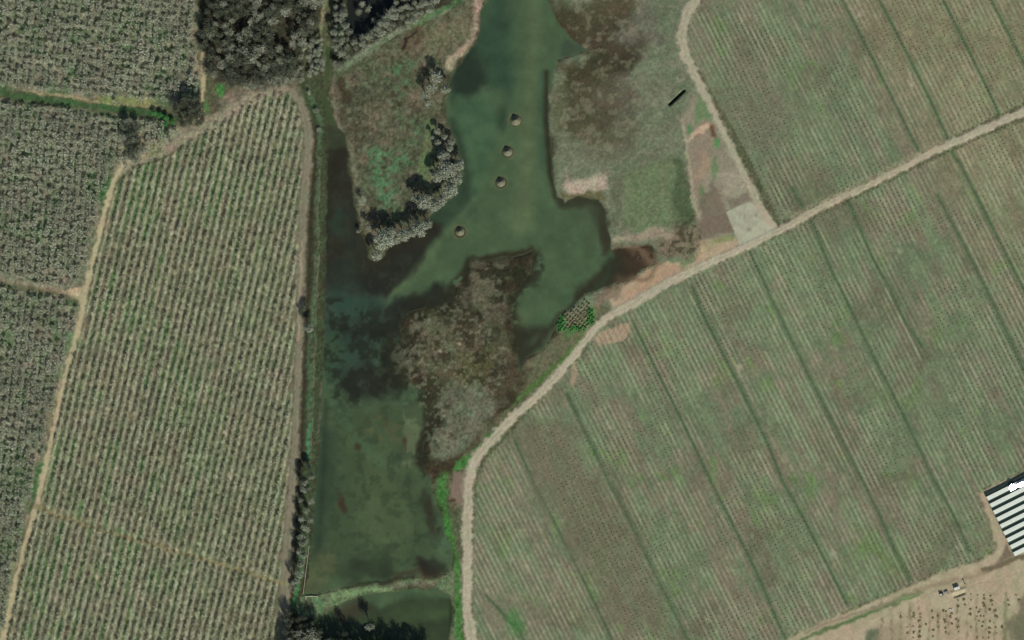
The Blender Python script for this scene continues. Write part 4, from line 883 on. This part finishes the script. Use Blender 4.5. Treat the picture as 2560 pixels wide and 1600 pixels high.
# ------------------------------------------------------------ saplings in the fields
def sap_variants():
    out = []
    for s_ in range(4):
        r = np.random.default_rng(600 + s_); n = 9
        d = r.normal(size=(n, 3)); d[:, 2] = np.abs(d[:, 2]); d /= np.linalg.norm(d, axis=1, keepdims=True)
        C = d * np.array((.5, .5, .4)) * r.uniform(.5, 1, (n, 1)) * np.array((1, 1, .7)) + (0, 0, .28); V, F = quads(C, d, r.uniform(.18, .30, n), r)
        tv, tf = cone((0, 0, -.2), (0, 0, .5), .05, .03, 3)
        VV, FF = join([(V, F), (tv, tf)]); out.append((VV, FF, np.concatenate([np.zeros(n, int), np.ones(3, int)])))
    return out
DKP1 = [(1285, 1060), (1400, 1050), (1480, 1200), (1620, 1420), (1680, 1600), (1540, 1600), (1440, 1400), (1330, 1200)]
DKP2 = [(1800, 60), (1900, 140), (2000, 330), (1960, 500), (1880, 420), (1820, 260)]
sp = []
nn_ = math.hypot(1, SL_F)
for i in range(60, 270):
    for j in range(-60, 330):
        U = (i + .42) * PI_F * nn_; Vv = j * 9.6 * nn_
        py = (Vv - SL_F * U) / (1 + SL_F * SL_F); px = U + SL_F * py
        if not (1170 < px < 2690 and -90 < py < 1690): continue
        if (inpoly(px, py, F_NE) or inpoly(px, py, F_SE)) and random.random() < .8:
            q_ = ss(.5, .62, fb(np.array([[px]]), np.array([[py]]), 110, 111, 3))[0, 0]
            if inpoly(px, py, DKP1) or inpoly(px, py, DKP2): q_ = 1
            if random.random() < .45 + .4 * q_: sp.append((round(px + random.gauss(0, .7), 2), round(py + random.gauss(0, .7), 2), random.uniform(.4, .7) + .35 * float(q_)))
plant('sapling', 'tiny leafless sapling in one of the slanting rows of the eastern fields', 'sapling', 'saplings in the eastern fields',
      'field_saplings', 'slanting rows of tiny saplings across the eastern fields', sp, sap_variants(), [M_SAPL, M_BARK])

# ------------------------------------------------------------ mounds in the lake
def mound(px, py, rp, h, label):
    R = rp * M; n = 24; V = [(0, 0, h)]; rings = [(.12, .93), (.35, .70), (.6, .42), (.82, .17), (1.0, -.03), (1.12, -.2)]
    r = np.random.default_rng(int(px)); F = []
    for (f, z) in rings:
        for k in range(n):
            a = 2 * math.pi * k / n; w = f * R * (1 + r.uniform(-.04, .04)); V.append((w * math.cos(a), w * math.sin(a), z * h + r.uniform(-.04, .04) * h))
    F3 = [(0, 1 + k, 1 + (k + 1) % n, 0) for k in range(n)]
    for q_ in range(len(rings) - 1):
        for k in range(n):
            a = 1 + q_ * n; F3.append((a + k, a + n + k, a + n + (k + 1) % n, a + (k + 1) % n))
    bm = bmesh.new(); vs = [bm.verts.new(v) for v in V]
    for f in F3:
        f = list(dict.fromkeys(f)); bm.faces.new([vs[i] for i in f])
    bmesh.ops.recalc_face_normals(bm, faces=bm.faces[:])
    me = bpy.data.meshes.new('mound'); bm.to_mesh(me); bm.free(); me.materials.append(M_MOUND)
    for p in me.polygons: p.use_smooth = True
    X, Y, _ = P(px, py); return tag(link('mound', me, (X, Y, -.5)), label, 'mound', 'round earth mounds in the lake')
M_MOUND = flatmat('mound_earth', (112, 112, 92), .95, .1, .2, .9)
mound(1289, 301, 13.5, 4.5, 'topmost of the four round earth mounds in the lake')
mound(1269, 379, 12.5, 4.1, 'round earth mound second from the top of the lake row')
mound(1252, 456, 12, 4.0, 'third round earth mound down, above the wide open water')
mound(1150, 579, 11.5, 3.6, 'lone round earth mound beside the peninsula, lowest of the four')

# ------------------------------------------------------------ solar rows, south-east corner
def boxm(bm, x0, x1, y0, y1, z0, z1):
    v = [bm.verts.new(p) for p in ((x0, y0, z0), (x1, y0, z0), (x1, y1, z0), (x0, y1, z0), (x0, y0, z1), (x1, y0, z1), (x1, y1, z1), (x0, y1, z1))]
    for f in ((0, 3, 2, 1), (4, 5, 6, 7), (0, 1, 5, 4), (1, 2, 6, 5), (2, 3, 7, 6), (3, 0, 4, 7)): bm.faces.new([v[i] for i in f])
def bmobj(name, bm, mats, parent=None, loc=(0, 0, 0), rz=0):
    me = bpy.data.meshes.new(name); bm.to_mesh(me); bm.free()
    for m in mats: me.materials.append(m)
    return link(name, me, loc, rz, parent=parent)
M_PV = flatmat('dark_solar_glass', (44, 60, 52), .2, .3, .15, .4)
M_WHITE = flatmat('white_roof_sheet', (206, 214, 202), .6, .3, .05, .6)
M_GAPD = flatmat('roof_rib', (160, 170, 158), .6, .3, .1, .6)
M_STEEL = flatmat('galvanised_steel', (140, 142, 138), .5, .4, .1, 2)
M_GLARE = flatmat('glint_mirror', (225, 230, 230), .12, .8, .02, 1, metal=1)  # mirror finish of the added glint discs
ang = math.atan2(0.446, 0.895)                  # along the rows, in the scene's axes
ex, ey = math.cos(ang), math.sin(ang)
PER = 19.4 * M; LROW = 95.0
ORD = ['topmost', 'second', 'third', 'fourth', 'fifth', 'sixth', 'seventh', 'eighth', 'lowest']
for k in range(9):
    px = 2460 + (75.5 / 9) * k; py = 1235 + (156 / 9) * k
    X, Y, _ = P(px, py)
    # dark panel row: y local from 0 to -2.6 ; white row from -2.6 to -5.8
    t = bpy.data.objects.new('solar_row', None); COL.objects.link(t); t.location = (X, Y, 0); t.rotation_euler = (0, 0, ang)
    tag(t, f'{ORD[k]} dark solar panel row in the striped array at the right edge', 'solar panels', 'dark solar panel rows')
    bm = bmesh.new(); w = 8.3 * M
    v = [bm.verts.new(p) for p in ((0, 0, 1.3), (LROW, 0, 1.3), (LROW, -w, 1.2), (0, -w, 1.2), (0, 0, 1.24), (LROW, 0, 1.24), (LROW, -w, 1.14), (0, -w, 1.14))]
    for f in ((3, 2, 1, 0), (4, 5, 6, 7), (0, 1, 5, 4), (1, 2, 6, 5), (2, 3, 7, 6), (3, 0, 4, 7)): bm.faces.new([v[i] for i in f])
    bmobj('panel', bm, [M_PV], t)
    bm = bmesh.new()
    for q_ in range(10): boxm(bm, .6 + q_ * 10, .8 + q_ * 10, -w * .5 - .1, -w * .5 + .1, -.2, 1.17)
    bmobj('frame', bm, [M_STEEL], t)
    t2 = bpy.data.objects.new('canopy_row', None); COL.objects.link(t2); t2.location = (X - w * -ey * 0 + ey * w, Y - ex * w, 0); t2.rotation_euler = (0, 0, ang)
    tag(t2, f'{ORD[k]} white ribbed canopy strip in the striped array at the right edge', 'canopy', 'white canopy strips between the solar rows')
    w2 = PER - w - .06
    bm = bmesh.new(); v = [bm.verts.new(p) for p in ((.4, 0, 2.0), (LROW, 0, 2.0), (LROW, -w2, 1.3), (.4, -w2, 1.3), (.4, 0, 1.95), (LROW, 0, 1.95), (LROW, -w2, 1.25), (.4, -w2, 1.25))]
    for f in ((3, 2, 1, 0), (4, 5, 6, 7), (0, 1, 5, 4), (1, 2, 6, 5), (2, 3, 7, 6), (3, 0, 4, 7)): bm.faces.new([v[i] for i in f])
    bmobj('sheet', bm, [M_WHITE], t2)
    bm = bmesh.new(); nr = int(LROW / 1.05)
    for q_ in range(nr):
        x = .7 + q_ * 1.05
        v = [bm.verts.new(p) for p in ((x, -.05, 1.97), (x + .3, -.05, 1.97), (x + .3, -w2 + .05, 1.29), (x, -w2 + .05, 1.29), (x, -.05, 2.05), (x + .3, -.05, 2.05), (x + .3, -w2 + .05, 1.37), (x, -w2 + .05, 1.37))]
        for f in ((4, 7, 6, 5), (0, 1, 5, 4), (1, 2, 6, 5), (2, 3, 7, 6), (3, 0, 4, 7)): bm.faces.new([v[i] for i in f])
    bmobj('rib', bm, [M_GAPD], t2)
# the glare: added mirror discs, tilted to throw the sun at the camera
half = (Vector((0, 0, 1)) + sun_dir).normalized()
def glare(px, py, rx, ry, a):
    X, Y, _ = P(px, py); tocam = (Vector((0, 0, CAMH)) - Vector((X, Y, 3))).normalized(); h_ = (tocam + sun_dir).normalized()
    bm = bmesh.new(); n = 18; tvec = h_.orthogonal().normalized()
    top = []; bot = []
    r = random.Random(int(px * 7 + py))
    for k in range(n):
        th = 2 * math.pi * k / n; q_ = r.uniform(.75, 1.15); lx, ly = rx * M * q_ * math.cos(th), ry * M * q_ * math.sin(th)
        wx_ = lx * math.cos(a) - ly * math.sin(a); wy_ = lx * math.sin(a) + ly * math.cos(a)
        z = 3.2 - (h_.x * wx_ + h_.y * wy_) / h_.z
        top.append(bm.verts.new((wx_, wy_, z))); bot.append(bm.verts.new((wx_, wy_, z - .08)))
    bm.faces.new(top); bm.faces.new(bot[::-1])
    for k in range(n): bm.faces.new((top[k], bot[k], bot[(k + 1) % n], top[(k + 1) % n]))
    t = bpy.data.objects.new('glint_reflector', None); COL.objects.link(t); t.location = (X, Y, 0)
    bmobj('reflector', bm, [M_GLARE], t)
    bm = bmesh.new(); boxm(bm, -.1, .1, -.1, .1, -.2, 3.1); bmobj('post', bm, [M_STEEL], t)  # post added only to carry the glint disc
    return t
zg = glare(2530, 1218, 10, 8, .6)
tag(zg, 'added mirror disc throwing sun glint upward over the top two solar rows', 'glass sheet')
zg2 = glare(2553, 1210, 14, 5, ang)
tag(zg2, 'narrow added mirror throwing sun glint at the frame edge on the topmost rows', 'glass sheet')

# ------------------------------------------------------------ truck, trailer and small structures
M_WBOX = flatmat('white_paint', (215, 218, 206), .6, .3, .05, 2)
M_DARKM = flatmat('dark_metal', (70, 76, 72), .6, .3, .2, 2)
M_TYRE = flatmat('tyre_rubber', (34, 34, 32), .9, .1, .1, 2)
M_CONC = flatmat('pale_concrete', (164, 168, 142), .9, .1, .08, 1.5)
M_ROOF = flatmat('pale_roof_sheet', (120, 122, 98), .8, .2, .15, 1)
M_TARP = flatmat('tan_soil', (150, 140, 108), .95, .05, .12, .7)
# white tank container by the pit
X, Y, _ = P(2391, 1470)
t = bpy.data.objects.new('water_tank', None); COL.objects.link(t); t.location = (X, Y, hz(2391, 1470)); t.rotation_euler = (0, 0, math.radians(19))
tag(t, 'white boxy tank casting a black shadow beside the dug pit', 'tank')
bm = bmesh.new(); boxm(bm, -2.1, 2.1, -.95, .95, .35, 2.6); bmesh.ops.bevel(bm, geom=bm.edges[:], offset=.12, segments=2, affect='EDGES'); bmobj('body', bm, [M_WBOX], t)
bm = bmesh.new(); boxm(bm, -2.2, 2.2, -.8, .8, 0, .34); bmobj('skid', bm, [M_DARKM], t)
bm = bmesh.new(); bmesh.ops.create_cone(bm, cap_ends=True, segments=12, radius1=.3, radius2=.28, depth=.15, matrix=Matrix.Translation((.8, 0, 2.68))); bmobj('hatch', bm, [M_STEEL], t)
# small tractor-like machine with a hopper
X, Y, _ = P(2357, 1484)
t = bpy.data.objects.new('farm_machine', None); COL.objects.link(t); t.location = (X, Y, hz(2357, 1484)); t.rotation_euler = (0, 0, math.radians(20))
tag(t, 'grey farm machine with a white cab and open frame on the bare dirt', 'machine')
bm = bmesh.new(); boxm(bm, -2.6, .2, -.7, .7, .9, 1.5); boxm(bm, .2, 4.2, -.12, .12, .9, 1.05); boxm(bm, 4.0, 4.2, -1.3, 1.3, .9, 1.1); bmobj('chassis', bm, [M_STEEL], t)
bm = bmesh.new(); boxm(bm, -2.5, -1.3, -.6, .6, 1.51, 2.5); bmesh.ops.bevel(bm, geom=bm.edges[:], offset=.1, segments=2, affect='EDGES'); bmobj('cab', bm, [M_WBOX], t)
bm = bmesh.new(); boxm(bm, -1.1, .1, -.45, .45, 1.51, 2.0); bmobj('engine_cover', bm, [M_DARKM], t)
for (wx_, wy_) in ((-2.0, .95), (-2.0, -.95), (-.3, .95), (-.3, -.95), (3.6, .95), (3.6, -.95)):
    bm = bmesh.new(); bmesh.ops.create_cone(bm, cap_ends=True, segments=16, radius1=.55, radius2=.55, depth=.4, matrix=Matrix.Translation((wx_, wy_, .55)) @ Matrix.Rotation(math.pi / 2, 4, 'X')); bmobj('wheel', bm, [M_TYRE], t)
bm = bmesh.new()
for s_ in (-.9, .9): boxm(bm, 1.2, 3.9, s_ - .06, s_ + .06, 1.06, 1.2)
boxm(bm, 1.2, 1.35, -.84, .84, 1.06, 1.2); boxm(bm, 1.5, 3.7, -.6, .6, 1.07, 1.3); bmobj('trailer_bed', bm, [M_STEEL], t)
# post by the track
X, Y, _ = P(2411, 1458)
bm = bmesh.new(); bmesh.ops.create_cone(bm, cap_ends=True, segments=10, radius1=.3, radius2=.22, depth=2.6, matrix=Matrix.Translation((0, 0, 1.2))); boxm(bm, -.5, .5, -.35, .35, 2.5, 3.1)
tag(bmobj('pump_post', bm, [M_DARKM], None, (X, Y, 0)), 'short dark post on bare dirt above the white tank', 'post')
for (x, y, n) in ((2378, 1524, 6),):
    X, Y, _ = P(x, y); r = random.Random(4)
    bm = bmesh.new()
    for k in range(n):
        a, b = r.uniform(-1.2, 1.2), r.uniform(-.7, .7); s_ = r.uniform(.2, .4)
        mtx = Matrix.Translation((a, b, .25)) @ Matrix.Rotation(r.uniform(0, 3), 4, 'Z') @ Matrix.Diagonal((s_, s_ * .7, .3, 1)); bmesh.ops.create_cube(bm, size=2, matrix=mtx)
    tag(bmobj('rubble_heap', bm, [M_WBOX], None, (X, Y, 0)), 'little heap of white rubble among the dry shrubs', 'rubble')
# water gate
X, Y, _ = P(779, 1491)
t = bpy.data.objects.new('water_gate', None); COL.objects.link(t); t.location = (X, Y, 0)
tag(t, 'pale concrete weir wall with a footboard at the south corner of the lake', 'weir')
bm = bmesh.new(); boxm(bm, -4.6, 4.6, -.3, .3, -2, .55); bmobj('wall', bm, [M_CONC], t)
bm = bmesh.new(); boxm(bm, -4.6, -4.0, -2.2, -.31, -2, .5); boxm(bm, 4.0, 4.6, -1.5, -.31, -2, .5); bmobj('wing_wall', bm, [M_CONC], t)
bm = bmesh.new(); boxm(bm, -.9, .9, .31, .5, -1.2, .7); bmobj('gate', bm, [M_STEEL], t)
# fence line from the weir up the bank
bm = bmesh.new()
for k in range(9): boxm(bm, -.05, .05, k * 4.6, k * 4.6 + .1, -.4, 1.2)
boxm(bm, -.16, .16, 0, 37, .9, 1.0)
tag(bmobj('rail_fence', bm, [M_CONC], None, (*P(758, 1486)[:2], 0), math.radians(-7)), 'thin pale rail running up the bank from the concrete weir', 'fence')
# shed by the channel
X, Y, _ = P(767, 121)
t = bpy.data.objects.new('shed', None); COL.objects.link(t); t.location = (X, Y, 0); t.rotation_euler = (0, 0, math.radians(14))
tag(t, 'small shed with a pale two tone roof at the edge of the wood', 'shed')
bm = bmesh.new(); boxm(bm, -3.2, 3.2, -2.0, 2.0, -.2, 2.6); bmobj('wall', bm, [M_DARKM], t)
for s_ in (1, -1):
    bm = bmesh.new(); v = [bm.verts.new(p) for p in ((-3.5, 0, 3.4), (3.5, 0, 3.4), (3.5, -2.4 * s_, 2.62), (-3.5, -2.4 * s_, 2.62), (-3.5, 0, 3.5), (3.5, 0, 3.5), (3.5, -2.4 * s_, 2.72), (-3.5, -2.4 * s_, 2.72))]
    for f in ((3, 2, 1, 0), (4, 5, 6, 7), (0, 1, 5, 4), (1, 2, 6, 5), (2, 3, 7, 6), (3, 0, 4, 7)): bm.faces.new([v[i] for i in f])
    bmesh.ops.recalc_face_normals(bm, faces=bm.faces[:]); bmobj('roof', bm, [M_ROOF], t)

# ------------------------------------------------------------ shrubs and tufts
def bush_mesh(name, R, H, nl, nq, qs, seed, mat):
    r = np.random.default_rng(seed); V, F, _ = lobes_crown(R, H, nl, nq, qs, r, z0f=.3); V[:, 2] = np.maximum(V[:, 2], .02)
    return mesh_np(name, V, F, [mat])
dry = [bush_mesh('dry_shrub', .95, .32, 8, 12, .17, 700 + k, M_DRY) for k in range(4)]
spots = [(2427, 1486), (2444, 1488), (2428, 1500), (2410, 1499), (2395, 1500), (2412, 1512), (2395, 1516), (2460, 1488), (2461, 1497), (2458, 1508), (2462, 1515), (2477, 1490), (2479, 1502), (2481, 1512), (2475, 1525), (2488, 1526), (2450, 1524), (2441, 1520),
         (2285, 1533), (2300, 1534), (2284, 1541), (2301, 1543), (2252, 1542), (2268, 1543), (2298, 1552), (2300, 1567), (2283, 1566), (2299, 1578), (2284, 1580), (2269, 1568), (2300, 1592), (2283, 1594), (2269, 1582), (2358, 1527), (2365, 1528), (2345, 1540), (2345, 1556), (2361, 1550), (2364, 1555),
         (2379, 1534), (2376, 1542), (2390, 1548), (2396, 1553), (2380, 1560), (2395, 1568), (2396, 1580), (2364, 1570), (2364, 1580), (2346, 1568), (2426, 1523), (2426, 1536), (2447, 1530), (2452, 1540), (2443, 1541), (2460, 1540), (2475, 1524), (2489, 1540), (2493, 1542), (2475, 1553), (2458, 1555), (2447, 1552), (2456, 1566), (2474, 1570), (2489, 1568), (2474, 1582), (2492, 1583), (2458, 1594), (2472, 1594), (2443, 1594), (2428, 1568), (2505, 1568), (2520, 1500), (2522, 1512), (2540, 1487), (2548, 1500), (2330, 1528), (2332, 1545), (2333, 1575), (2332, 1590), (2315, 1560)]
for (x, y) in spots:
    X, Y, _ = P(x, y); s_ = random.uniform(.7, 1.6)
    tag(link('dry_shrub', dry[random.randrange(4)], (X, Y, 0), random.uniform(0, 6), s_), 'small dry brown shrub on the bare dirt south of the parked machine', 'shrub', 'dry shrubs on the bare dirt')
tuf = [bush_mesh('straw_tuft', .75, .9, 4, 10, .18, 720 + k, M_TUFT) for k in range(4)]; gtuf = [bush_mesh('green_shrub', 1.0, 1.1, 6, 14, .2, 740 + k, M_GREENB) for k in range(4)]
# rows of tufts on the shore of the east bay, running up to the right
ux, uy = .64, -.77; vx, vy = .77, .64
TP = [(1384, 812), (1404, 790), (1440, 766), (1462, 748), (1476, 760), (1482, 790), (1484, 806), (1466, 826), (1400, 830)]
paint_done = True
r = random.Random(31)
for i in range(-16, 16):
    for j in range(-12, 14):
        x = 1440 + ux * 11 * i + vx * 7.5 * j + r.gauss(0, .8); y = 790 + uy * 11 * i + vy * 7.5 * j + r.gauss(0, .8)
        if not inpoly(x, y, TP): continue
        green = (x < 1412 and y > 780) or (x > 1470 and r.random() < .7) or (y > 816)
        X, Y, z = P(x, y); z = hz(x, y)
        o = link('green_shrub' if green else 'straw_tuft', (gtuf if green else tuf)[r.randrange(4)], (X, Y, z - .1), math.atan2(.77, .64))
        o.scale = (2.0 * r.uniform(.8, 1.2), 1.15, 1.3)
        if green: tag(o, 'bright green shrub at the edge of the planted rows beside the east bay', 'shrub', 'green shrubs beside the east bay')
        else: tag(o, 'long straw coloured tuft in the slanting rows beside the east bay', 'grass tuft', 'straw tufts beside the east bay')
